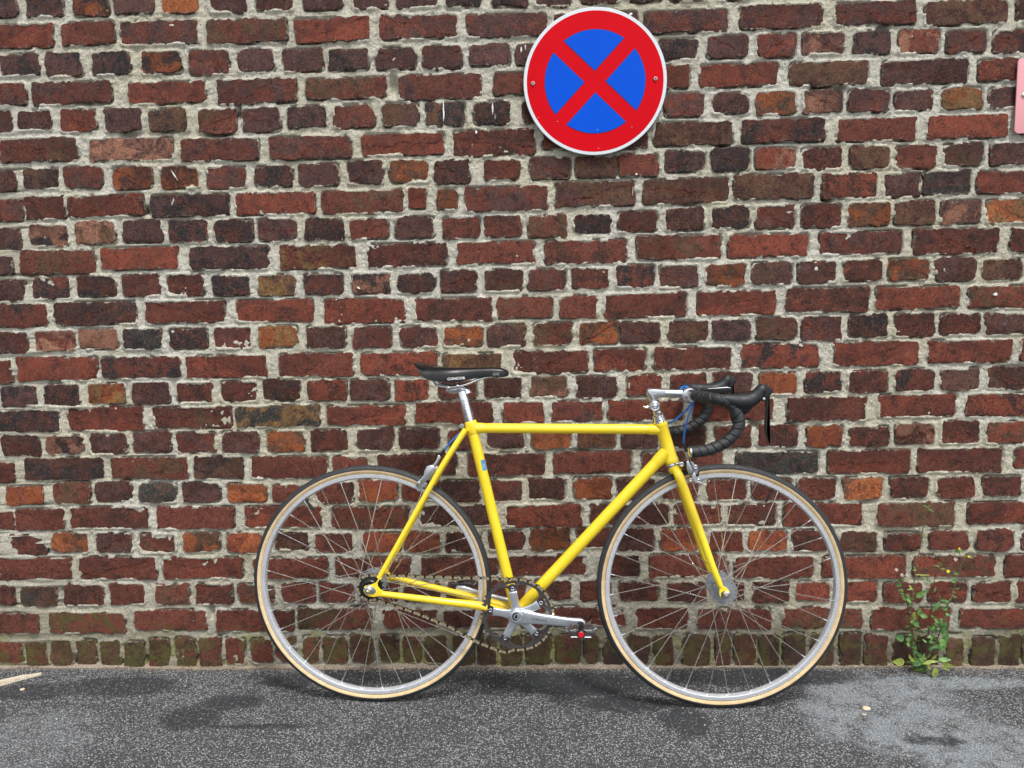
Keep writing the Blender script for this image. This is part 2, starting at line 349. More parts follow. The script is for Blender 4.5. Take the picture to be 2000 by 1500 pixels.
BRICKS = """0:-161,-65,1935,1998,pk;-42,64,1934,1994,pk;93,196,1931,1992,ok;210,329,1934,1991,pp;348,454,1931,1989,OO;482,589,1928,1985,pd;615,724,1929,1985,dd;750,862,1927,1983,pp;890,993,1926,1983,pd;1016,1131,1924,1981,pp;1151,1256,1922,1977,kk;1278,1380,1919,1976,pk;1398,1501,1917,1974,pp;1526,1632,1920,1972,dd;1659,1750,1920,1969,kk;1770,1877,1918,1966,pp;1895,1992,1917,1967,pp
1:-206,31,1851,1916,Rr;52,206,1854,1917,rr;223,451,1848,1915,pr;471,701,1844,1909,rb;723,937,1841,1906,rR;960,1186,1841,1907,rp;1209,1433,1839,1901,pr;1448,1681,1835,1897,pp;1701,1927,1835,1893,rp;1962,2187,1839,1902,rp;2218,2435,1840,1901,rp;2459,2680,1834,1897,bd;2705,2915,1837,1893,dr
2:-132,-19,1775,1836,pk;-2,107,1768,1836,pk;136,251,1770,1835,kp;278,393,1768,1831,ko;414,532,1762,1830,pr;555,661,1765,1828,pp;684,800,1763,1825,pp;815,929,1762,1823,kp;949,1063,1761,1822,pp;1080,1192,1760,1822,pr;1213,1328,1763,1821,pp;1343,1455,1763,1821,pp;1478,1587,1762,1820,pp;1612,1721,1761,1819,pp;1741,1850,1763,1821,pk;1871,1985,1765,1826,pp;2008,2114,1761,1826,Rp;2132,2246,1767,1826,pt;2267,2375,1763,1825,pk;2393,2503,1761,1824,tr;2522,2628,1758,1819,pr;2647,2753,1756,1816,rk
3:-248,-63,1694,1757,rp;-45,186,1692,1753,rp;235,460,1686,1746,rR;492,720,1680,1746,rp;747,978,1685,1742,rb;1011,1244,1677,1745,rp;1279,1502,1682,1744,rd;1524,1582,1689,1747,pp;1602,1825,1688,1750,Rr;1853,2068,1687,1749,Rr;2100,2314,1684,1748,bd;2350,2581,1680,1744,dp;2609,2829,1682,1741,rR
4:-213,-112,1616,1680,rp;-96,6,1622,1681,dp;29,136,1614,1676,rR;157,271,1612,1677,pp;287,404,1607,1673,kb;429,546,1599,1667,rb;559,670,1600,1668,pp;690,805,1607,1670,kp;823,940,1604,1668,rp;963,1065,1605,1671,bp;1085,1197,1603,1667,kb;1220,1329,1604,1668,dk;1355,1461,1603,1666,dd;1486,1596,1604,1668,pp;1619,1728,1606,1669,dp;1756,1869,1610,1674,pr;1887,1994,1615,1672,dp;2007,2120,1610,1673,ob;2136,2245,1610,1673,pt;2261,2373,1608,1671,pr;2388,2492,1609,1666,pd;2514,2625,1609,1670,oy;2642,2747,1610,1666,pp
5:-155,74,1535,1602,rb;107,353,1530,1594,pt;376,604,1524,1586,rp;635,869,1522,1585,pr;901,1135,1526,1586,rR;1160,1393,1516,1589,dr;1414,1495,1531,1587,rr;1518,1711,1529,1593,rp;1726,1946,1532,1596,db;1972,2202,1533,1599,kr;2230,2450,1531,1594,rr;2478,2698,1531,1595,Rr;2722,2934,1532,1589,rr
6:-229,-113,1452,1514,dp;-95,14,1457,1515,kb;25,145,1454,1517,pr;172,287,1451,1514,do;313,426,1448,1510,do;447,563,1445,1507,pr;586,696,1446,1506,dk;715,829,1445,1509,pp;856,960,1448,1515,pk;974,1093,1448,1512,bo;1103,1207,1445,1508,dk;1245,1352,1449,1506,rr;1375,1493,1449,1509,pb;1506,1623,1450,1507,pb;1628,1739,1449,1512,rr;1759,1870,1459,1519,pk;1887,1995,1457,1524,kk;2009,2123,1462,1521,tR;2137,2250,1456,1518,dr;2271,2381,1456,1518,bd;2397,2507,1453,1516,rr;2524,2636,1458,1519,bp;2654,2765,1456,1517,dp
7:-254,-99,1366,1429,pr;-97,24,1370,1437,rd;27,257,1374,1436,Rr;279,511,1369,1432,kp;525,757,1368,1432,rR;778,1016,1366,1430,rb;1026,1080,1375,1434,RR;1110,1173,1370,1430,ob;1192,1428,1363,1432,rp;1448,1673,1371,1440,pb;1697,1935,1372,1441,bd;1951,2173,1381,1449,db;2195,2349,1375,1444,dR;2364,2466,1375,1442,pd;2473,2604,1381,1446,kg;2621,2846,1380,1442,Rr
8:-224,-114,1282,1348,kp;-92,28,1292,1354,tk;49,167,1294,1361,tb;189,306,1297,1361,pp;325,441,1294,1358,kr;461,573,1293,1356,kd;586,707,1292,1358,kp;723,842,1294,1357,dk;853,968,1293,1351,rr;987,1101,1292,1353,pp;1123,1233,1290,1350,dr;1245,1350,1291,1350,rd;1369,1481,1287,1350,br;1501,1607,1298,1349,kk;1625,1737,1297,1354,rd;1758,1870,1298,1361,dp;1885,1998,1301,1361,kd;2012,2124,1296,1362,rp;2140,2252,1297,1362,dr;2268,2386,1300,1364,bo;2397,2508,1298,1365,db;2525,2636,1299,1364,pt;2650,2763,1298,1364,Oy
9:-269,-146,1214,1268,kp;-127,104,1210,1280,rb;119,350,1219,1284,rR;382,616,1213,1280,pk;647,874,1211,1278,ry;904,1135,1212,1279,dr;1163,1387,1213,1277,rr;1416,1649,1210,1278,rd;1678,1917,1216,1284,rb;1935,2161,1217,1283,Rr;2192,2422,1220,1285,rp;2452,2686,1217,1287,rd;2719,2904,1216,1282,dR
10:-238,-119,1133,1198,dp;-93,21,1138,1203,kr;41,156,1144,1205,kd;175,290,1142,1204,rp;308,421,1141,1205,dr;443,556,1139,1196,kd;579,691,1136,1197,by;713,828,1138,1198,rk;856,971,1136,1197,kt;988,1099,1136,1194,dk;1113,1221,1135,1201,dp;1240,1356,1135,1198,bd;1366,1477,1136,1198,rp;1494,1601,1139,1198,dr;1619,1730,1140,1204,kr;1743,1857,1136,1202,pb;1873,1987,1139,1199,ob;2004,2118,1141,1204,pb;2133,2243,1142,1204,dp;2259,2372,1145,1206,dr;2385,2502,1145,1206,bo;2516,2631,1141,1207,dp;2645,2757,1141,1200,db
11:-311,-54,1057,1125,rk;-34,215,1061,1129,kd;239,477,1060,1128,rr;511,738,1060,1125,Rr;770,1012,1051,1123,Rr;1036,1263,1053,1120,rd;1276,1436,1057,1121,rb;1459,1565,1053,1120,rr;1586,1821,1053,1123,rd;1852,2072,1056,1123,Rr;2101,2335,1059,1130,dr;2354,2586,1062,1129,rR;2611,2840,1060,1125,bR
12:-275,-118,976,1042,rp;-99,20,985,1047,rt;33,152,987,1049,tt;166,283,985,1046,kg;305,419,985,1044,kd;440,554,982,1048,rp;571,689,984,1049,yo;714,831,981,1046,dp;853,965,980,1041,rp;990,1102,979,1039,pr;1118,1233,978,1038,bo;1247,1357,976,1040,pb;1381,1494,978,1044,br;1510,1626,978,1043,Ob;1633,1748,980,1041,pd;1766,1882,981,1042,db;1890,2003,981,1044,pk;2019,2134,983,1048,bd;2149,2260,980,1047,pr;2281,2392,986,1051,kd;2408,2522,985,1052,dr;2537,2646,989,1048,dr;2661,2775,986,1047,dp
13:-328,-179,888,960,rr;-163,83,896,967,Rr;94,334,899,963,rk;352,595,898,964,Rr;630,850,899,965,rr;874,1102,898,964,Rr;1113,1289,897,958,by;1316,1538,895,962,rr;1555,1705,900,965,rR;1724,1950,902,967,rd;1977,2200,902,972,Rk;2239,2478,905,974,rR;2505,2737,909,974,Rr;2763,2972,912,973,rR
14:-221,-110,821,883,kp;-90,25,816,887,kd;46,162,824,887,yo;181,297,823,889,dp;316,427,824,886,rd;450,562,825,887,dr;577,692,827,893,kd;709,827,824,887,dR;839,953,825,887,dp;971,1072,820,883,dR;1099,1211,823,881,dr;1235,1345,825,887,db;1368,1480,826,890,tb;1503,1621,822,885,dp;1649,1750,822,887,rR;1771,1879,827,889,dR;1895,2010,827,891,pr;2031,2138,824,888,oR;2160,2267,829,892,kr;2282,2396,827,889,dr;2415,2527,828,893,kr;2545,2657,829,890,pb;2674,2788,832,896,db
15:-265,-44,740,808,kd;-21,209,745,817,rR;242,478,747,812,rb;491,742,749,812,gy;765,998,750,810,Rr;1028,1258,752,816,rR;1285,1410,752,814,Rr;1428,1581,753,814,rp;1593,1812,752,812,Rr;1840,2073,748,814,rR;2110,2339,746,814,rd;2372,2590,753,820,rR;2619,2842,751,820,dR
16:-233,-112,669,735,dp;-96,21,673,730,kt;40,156,671,739,dp;173,289,675,740,dp;308,425,673,735,rp;445,559,669,738,dp;579,696,673,738,bo;710,827,672,737,dr;850,961,674,740,dp;977,1096,675,740,dp;1125,1206,671,734,dr;1238,1350,677,733,dp;1369,1485,671,734,OO;1502,1616,674,734,bo;1633,1740,672,732,dp;1767,1878,670,734,dd;1904,2011,670,733,rd;2028,2143,671,737,rd;2169,2274,669,733,Ro;2292,2404,669,728,dr;2422,2532,673,735,dt;2550,2661,673,740,dr;2677,2789,673,738,Rb
17:-386,-199,586,651,rr;-167,79,596,663,dk;100,338,593,662,rb;354,507,592,661,bk;528,759,592,658,rr;777,879,597,656,rr;909,1146,597,662,rd;1180,1409,593,662,rd;1434,1663,598,662,rr;1692,1925,597,659,rd;1967,2205,592,657,gk;2232,2466,589,657,Rr;2491,2731,590,662,rd;2763,2942,599,657,rR
18:-354,-253,516,575,dr;-233,-114,518,577,oR;-84,31,519,588,br;45,165,525,590,dp;180,295,521,583,gb;314,429,521,582,dp;452,570,520,578,Oo;589,697,520,571,rr;723,835,515,579,dr;850,967,520,584,oR;981,1091,520,582,rR;1098,1214,515,581,dp;1232,1342,515,581,rp;1357,1468,520,586,dd;1492,1605,520,586,oO;1619,1733,517,581,bd;1751,1859,516,580,dr;1885,1997,513,575,rr;2014,2128,513,576,rr;2145,2257,513,579,rr;2278,2390,511,578,Ob;2412,2522,514,578,rd;2544,2654,513,576,rr;2677,2787,517,578,dr
19:-429,-212,439,499,rr;-210,-58,439,505,rr;-38,207,442,509,rd;230,468,439,507,rr;501,735,440,507,rR;764,999,437,501,Rb;1030,1254,441,506,dp;1288,1516,438,505,rR;1541,1771,441,505,dr;1789,1930,439,503,rR;1941,2086,436,501,rb;2107,2338,433,502,rR;2376,2600,431,503,rb;2639,2860,437,500,rR
20:-369,-267,361,427,rr;-239,-121,357,426,dr;-105,13,366,430,bO;33,147,367,429,dp;170,285,363,425,rb;305,420,367,427,bO;441,552,362,426,OR;588,693,370,427,db;710,827,362,425,dr;855,972,364,422,oR;981,1092,360,423,ro;1106,1215,357,422,dr;1237,1344,365,426,rd;1360,1479,362,431,ob;1498,1605,371,432,rd;1619,1728,363,430,dp;1747,1860,360,429,oR;1890,1990,359,422,rR;2001,2119,358,421,OR;2135,2238,357,422,dr;2270,2381,357,416,rb;2403,2509,355,412,rd;2531,2645,357,418,rr;2664,2772,356,420,rd;2796,2900,355,419,rd
21:-303,-48,283,351,rr;-25,218,283,353,rd;237,486,283,349,Rr;518,745,281,346,rr;770,998,283,346,rd;1031,1264,284,346,dr;1297,1532,289,350,rR;1563,1685,282,348,rd;1716,1948,280,349,rr;1966,2197,277,342,rr;2226,2464,275,341,rR;2488,2723,276,342,Rb;2752,2961,274,342,rR
22:-339,-231,202,265,rd;-213,-101,197,263,bg;-80,48,199,266,dr;67,177,202,269,rr;206,314,201,264,br;332,449,200,266,dr;466,582,202,265,br;602,703,204,267,rr;715,828,203,268,dr;840,961,204,266,rd;972,1086,206,268,rd;1108,1206,209,273,dr;1239,1344,211,273,dr;1371,1484,209,272,dr;1506,1605,204,269,rr;1626,1743,208,269,dr;1771,1885,203,264,rd;1905,2000,206,264,rd;2020,2129,198,266,dr;2149,2250,205,264,rR;2282,2386,201,265,rR;2405,2517,196,259,rr;2536,2646,197,263,dR;2663,2774,197,260,rr;2790,2894,197,262,rR
23:-405,-164,109,176,rd;-134,107,110,176,rm;136,366,118,183,rr;392,633,114,183,rr;646,881,121,190,rm;911,1073,124,181,rr;1092,1302,121,180,dr;1326,1400,123,185,rr;1424,1648,128,190,rr;1674,1832,119,187,rr;1857,2075,118,183,rr;2112,2346,121,182,rb;2372,2602,115,180,rR;2629,2862,117,180,rR
24:-374,-308,14,84,rr;-302,-225,14,84,rr;-217,-148,5,83,rb;-137,-65,1,90,bm;-57,9,1,88,mb;22,88,-1,86,bm;96,164,-3,83,mk;176,238,-1,92,rm;258,323,-1,95,rm;333,407,2,97,br;413,478,7,94,rr;496,562,11,91,rr;573,634,13,94,rd;657,710,13,99,rm;718,793,13,99,mr;804,877,13,102,db;895,952,16,102,dd;968,1021,13,99,rd;1032,1106,10,101,mb;1117,1185,7,101,mb;1196,1254,7,101,md;1265,1330,7,101,mm;1341,1420,7,101,dm;1433,1507,9,100,rm;1518,1566,6,100,bm;1577,1639,4,100,kd;1650,1715,2,100,bd;1728,1787,1,100,rd;1815,1898,-1,102,bm;1912,1957,-1,103,dr;1968,2032,-3,105,dr;2043,2101,-5,102,bk;2114,2181,-7,103,kd;2194,2263,-8,101,bd;2281,2345,-8,104,db;2355,2424,-8,98,rd;2440,2500,-10,98,dd;2508,2571,-11,96,dd;2592,2644,-11,89,bt;2665,2736,-6,92,db;2743,2808,-12,94,dm;2816,2873,-12,94,db"""

def brick_geo(x0, x1, z0, z1, seed, spacing=.006, header=False):
    rs = random.Random(seed)
    w, h = x1 - x0, z1 - z0; cx, cz = (x0 + x1) / 2, (z0 + z1) / 2
    rad = rs.uniform(.008, .019) if header else rs.uniform(.004, .011)
    rad = min(rad, .45 * h, .45 * w)
    rads = [rad * rs.uniform(.55, 1.4) for _ in range(4)]; rads = [min(q, .48 * h, .48 * w) for q in rads]
    skew = [rs.uniform(-.0025, .0025) for _ in range(4)]
    out = []
    def seg(a, b):
        L = math.hypot(b[0] - a[0], b[1] - a[1]); k = max(1, int(L / spacing))
        for i in range(k): out.append((a[0] + (b[0] - a[0]) * i / k, a[1] + (b[1] - a[1]) * i / k))
    hw, hh = w / 2, h / 2
    cs = [(hw, hh, 0), (-hw, hh, 90), (-hw, -hh, 180), (hw, -hh, 270)]
    for i, (x, z, a0) in enumerate(cs):
        r = rads[i]; z += skew[i]
        ccx, ccz = x - math.copysign(r, x), z - math.copysign(r, z)
        k = max(2, int(r * 1.57 / spacing + 1))
        for j in range(k + 1):
            a = R_(a0 + 90 * j / k); out.append((ccx + r * math.cos(a), ccz + r * math.sin(a)))
        nx = cs[(i + 1) % 4]; rn = rads[(i + 1) % 4]; an = R_(nx[2]); zn = nx[1] + skew[(i + 1) % 4]
        nxt = (nx[0] - math.copysign(rn, nx[0]) + rn * math.cos(an), zn - math.copysign(rn, zn) + rn * math.sin(an))
        a = out[-1]; out.pop(); seg(a, nxt)
    P = np.array(out); n = len(P)
    # rough outline: shift along the outward direction
    nx = np.roll(P, -1, 0) - np.roll(P, 1, 0); L = np.hypot(nx[:, 0], nx[:, 1]) + 1e-9
    N = np.stack([nx[:, 1] / L, -nx[:, 0] / L], 1)
    sx, sz = P[:, 0] * 1.0 + seed * 1.37, P[:, 1] + seed * .73
    am = vnoise(sx * 38, sz * 38, 3) * .0060 + vnoise(sx * 105, sz * 105, 4) * .0060 + .0001
    P2 = P + N * am[:, None]
    front = -.0030 - rs.uniform(0, .0035)
    tilt = rs.uniform(-.012, .012), rs.uniform(-.02, .02)
    def y_at(X, Z, base): return base + X * tilt[0] + Z * tilt[1] + vnoise(X * 30 + seed, Z * 30, 5) * .0035
    V, E = [], []
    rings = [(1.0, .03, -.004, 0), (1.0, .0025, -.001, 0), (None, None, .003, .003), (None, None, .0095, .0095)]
    for k, (sc, yy, ins, ed) in enumerate(rings):
        if k == 0: Q = P2; Y = np.full(n, .03)
        elif k == 1: Q = P2; Y = np.full(n, front + .0042)
        elif k == 2: Q = P2 - N * .0016; Y = y_at(Q[:, 0], Q[:, 1], front + .0008)
        else: Q = P2 - N * .010; Y = y_at(Q[:, 0], Q[:, 1], front)
        for i in range(n): V.append((cx + Q[i, 0], Y[i], cz + Q[i, 1])); E.append(ed)
    F = []
    for k in range(3):
        for i in range(n):
            i2 = (i + 1) % n; F.append((k * n + i, (k + 1) * n + i, (k + 1) * n + i2, k * n + i2))
    # interior: spine of points along the middle
    m = max(2, int(w / .02)); base = len(V)
    # upper/lower inner rings meet a centre line; connect by nearest spine point
    sxs = np.linspace(-hw * .78, hw * .78, m)
    for q in sxs:
        V.append((cx + q, float(y_at(np.array([q]), np.array([0.]), front)[0]) - rs.uniform(0, .0008), cz)); E.append(.03)
    near = [int(np.argmin(abs(sxs - V[3 * n + i][0] + cx))) for i in range(n)]
    for i in range(n):
        i2 = (i + 1) % n; a, b = near[i], near[i2]
        if a == b: F.append((3 * n + i, base + a, 3 * n + i2))
        else:
            F.append((3 * n + i, base + a, base + b, 3 * n + i2)) if abs(a - b) == 1 else F.append(tuple([3 * n + i] + [base + q for q in range(a, b + (1 if b > a else -1), 1 if b > a else -1)] + [3 * n + i2]))
    return V, F, E, cx, cz

def brick_mesh(items, name):
    V, F, E, A, B_, BL = [], [], [], [], [], []
    for (x0, x1, z0, z1, ca, cb, seed, header, sp_) in items:
        v, f, e, cx, cz = brick_geo(x0, x1, z0, z1, seed, sp_, header)
        b = len(V); V += v; F += [tuple(i + b for i in q) for q in f]; E += e
        rs = random.Random(seed + 5); j = rs.uniform(.80, 1.22)
        a = [min(1, c * j) for c in ca[:3]] + [1]; bb = [min(1, c * j) for c in cb[:3]] + [1]
        A += a * len(v); B_ += bb * len(v)
        for q in v: BL += [q[0] - cx, q[2] - cz, (seed % 97) / 9.7]
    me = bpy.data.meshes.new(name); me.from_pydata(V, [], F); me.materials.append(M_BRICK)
    me.attributes.new('col_a', 'FLOAT_COLOR', 'POINT').data.foreach_set('color', A)
    me.attributes.new('col_b', 'FLOAT_COLOR', 'POINT').data.foreach_set('color', B_)
    me.attributes.new('bl', 'FLOAT_VECTOR', 'POINT').data.foreach_set('vector', BL)
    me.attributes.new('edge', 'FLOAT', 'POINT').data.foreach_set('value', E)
    me.polygons.foreach_set('use_smooth', [True] * len(F)); me.set_sharp_from_angle(angle=R_(50))
    me.update(); return me

wall = tag(empty('brick_wall', (1.4, 0, 0)), 'old red brick wall with pale rough mortar joints behind the yellow bicycle', 'wall')
WALL_INV = Matrix.Translation((-1.4, 0, 0))
all_b = []
rows = {}
for line in BRICKS.strip().split('\n'):
    c, r = line.split(':'); c = int(c)
    for k, b in enumerate(r.split(';')):
        q = b.split(','); x0, x1, z0, z1 = [int(v) / 1000 for v in q[:4]]
        rows.setdefault(c, []).append((x0, x1, z0, z1))
        all_b.append([x0, x1, z0, z1, PAL[q[4][0]], PAL[q[4][1]], 11 + c * 101 + k * 7, (c % 2 == 0), .0055, c])
VX0, VX1, VZ1 = -.03, 2.86, 1.93
def vis_area(b):
    return max(0, min(b[1], VX1) - max(b[0], VX0)) * max(0, min(b[3], VZ1) - max(b[2], 0))
all_b.sort(key=vis_area, reverse=True)
for b in all_b[:300]:
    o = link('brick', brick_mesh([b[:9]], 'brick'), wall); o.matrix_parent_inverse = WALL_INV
rest = [b[:9] for b in all_b[300:]]
# the wall goes on beyond the frame
def rc():
    return PAL[random.choice('pprrrdddRbk')], PAL[random.choice('prrdRRbko')]
pitch = 1.918 / 24.6
for c in range(-10, 25):
    head = c % 2 == 0
    if c in rows:
        zc0 = sum(r[2] for r in rows[c]) / len(rows[c]); zc1 = sum(r[3] for r in rows[c]) / len(rows[c])
        spans = [(-1.9, min(r[0] for r in rows[c]) - .013), (max(r[1] for r in rows[c]) + .013, 4.7)]
    else:
        zc0 = 1.932 + .0775 * (-c) - .006 - .002; zc1 = zc0 + .062; spans = [(-1.9, 4.7)]
    L = .115 if head else .235
    if c == 24: L = .066
    for (a, b) in spans:
        if a < -1: x = b; 
        else: x = a
        while True:
            if a < -1 and c in rows: x0, x1 = x - L, x; x -= L + .014 + random.uniform(-.002, .003)
            else: x0, x1 = x, x + L; x += L + .014 + random.uniform(-.002, .003)
            if x0 < -1.9 or x1 > 4.7: break
            ca, cb = rc()
            rest.append((x0, x1, zc0 + random.uniform(-.002, .002), zc1 + random.uniform(-.002, .002), ca, cb, 5000 + len(rest) * 13, head, .014))
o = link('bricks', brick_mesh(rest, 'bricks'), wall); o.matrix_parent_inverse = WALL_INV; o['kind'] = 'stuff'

# mortar bed: one relief sheet, fine where the photograph looks
def axis(lo, a, b, hi, step):
    return np.concatenate([np.arange(lo, a, .06), np.arange(a, b, step), np.arange(b, hi + .06, .06)])
gx = axis(-2.1, -.08, 2.92, 4.9, .0034); gz = np.concatenate([np.arange(-.02, 1.95, .0034), np.arange(1.95, 2.9, .05)])
X, Z = np.meshgrid(gx, gz)
Y = .0004 + vnoise(X * 22, Z * 22, 11) * .0040 + vnoise(X * 60, Z * 60, 12) * .0040 + vnoise(X * 140, Z * 140, 13) * .0034 + vnoise(X * 5, Z * 5, 14) * .002
# where mortar meets brick it is smeared over the arris here and cracked away there
NB = vnoise(X * 17, Z * 17, 31) + .6 * vnoise(X * 48, Z * 48, 32)
for q in all_b:
    i0, i1 = np.searchsorted(gx, (q[0] - .012, q[1] + .012)); j0, j1 = np.searchsorted(gz, (q[2] - .012, q[3] + .012))
    if i1 <= i0 or j1 <= j0: continue
    xs_, zs_ = X[j0:j1, i0:i1], Z[j0:j1, i0:i1]; r_ = .010
    dx_ = np.maximum(np.abs(xs_ - (q[0] + q[1]) / 2) - (q[1] - q[0]) / 2 + r_, 0); dz_ = np.maximum(np.abs(zs_ - (q[2] + q[3]) / 2) - (q[3] - q[2]) / 2 + r_, 0)
    d_ = np.hypot(dx_, dz_) - r_
    nb = NB[j0:j1, i0:i1]
    Y[j0:j1, i0:i1] += np.where(nb > .08, .0130 * np.exp(-((d_ - .0002) / .0021) ** 2), 0) - np.where(nb < -.10, .0050 * np.exp(-((d_ + .0005) / .0042) ** 2), 0)
PITS = [(768, 168, 9, 16), (250, 262, 14, 6), (425, 263, 20, 5), (466, 222, 5, 12), (1608, 172, 20, 5), (1640, 175, 8, 7), (1725, 55, 9, 6), (1180, 205, 5, 8),
        (288, 412, 7, 7), (1412, 282, 14, 5), (1350, 398, 14, 4), (1616, 390, 8, 6), (985, 930, 22, 4), (1475, 828, 8, 5), (1468, 820, 5, 5), (413, 1195, 5, 12), (347, 1225, 20, 4),
        (48, 1285, 3, 14), (147, 1293, 3, 6), (290, 1290, 4, 8), (387, 1288, 4, 8), (1693, 980, 12, 3), (1135, 880, 20, 3), (1300, 928, 14, 3), (430, 1238, 8, 4),
        (1862, 1238, 14, 2), (1978, 1302, 10, 3), (1200, 313, 6, 7), (1905, 720, 8, 4), (805, 340, 4, 4), (1395, 1127, 8, 3), (1698, 1128, 10, 3), (700, 1185, 14, 3)]
for (px, py, rx, rz) in PITS:
    q = on_wall(px, py); sx_, sz_ = rx * .00155, rz * .00155
    d = ((X - q.x) / sx_) ** 2 + ((Z - q.z) / sz_) ** 2
    Y += .022 * np.exp(-d ** 1.5 * .7)
nzr, nxr = X.shape
me = bpy.data.meshes.new('mortar')
co = np.stack([X - 1.4, Y, Z], -1).reshape(-1, 3)
idx = np.arange(nzr * nxr).reshape(nzr, nxr)
quads = np.stack([idx[:-1, :-1], idx[:-1, 1:], idx[1:, 1:], idx[1:, :-1]], -1).reshape(-1, 4)
me.vertices.add(len(co)); me.vertices.foreach_set('co', co.ravel())
me.loops.add(quads.size); me.loops.foreach_set('vertex_index', quads.ravel().astype(np.int32))
me.polygons.add(len(quads)); me.polygons.foreach_set('loop_start', np.arange(0, quads.size, 4, dtype=np.int32))
me.polygons.foreach_set('use_smooth', np.ones(len(quads), dtype=bool))
me.update(calc_edges=True); me.validate(); me.materials.append(M_MORTAR)
link('mortar', me, wall)
b = MB(); b.box((0, .17, 1.44), 7.0, .26, 2.9); b.build('wall_core', M_MORTAR, wall, smooth=False)
# coping stone row on top, outside the picture
b = MB(); b.box((0, .14, 2.93), 7.04, .40, .07); b.build('coping', M_MORTAR, wall, smooth=False)

# chalk-white drips on single bricks
M_WHITE = simple('white_drip', srgb(225, 226, 222), .6, bump=.0006)
for (px, py, l, wd, an) in [(340, 342, 20, 4, -60), (337, 395, 16, 2.5, 70), (866, 218, 36, 4, 90), (962, 213, 22, 4, 92), (967, 228, 10, 2.5, 90), (930, 258, 8, 5, 90), (1236, 372, 16, 2, 84),
                            (1018, 97, 12, 4, 85), (1026, 92, 12, 3, 90), (1243, 340, 5, 5, 0), (1232, 28, 8, 7, 30), (1945, 575, 8, 7, 20), (1845, 528, 7, 2, 90), (700, 562, 7, 5, -30)]:
    q = on_wall(px, py, -.0085); L = l * .00135; Wd = wd * .00110; ca, sa = math.cos(R_(an)), math.sin(R_(an))
    poly = []
    for k in range(16):
        a = 2 * math.pi * k / 16; rr = 1 + random.uniform(-.35, .35)
        x, z = L / 2 * math.cos(a) * rr, Wd / 2 * math.sin(a) * rr
        poly.append((q.x - 1.4 + x * ca - z * sa, q.z + x * sa + z * ca))
    b = MB(); b.pillow(poly, .0065, .0022, .0008); b.build('paint_splash', M_WHITE, wall)

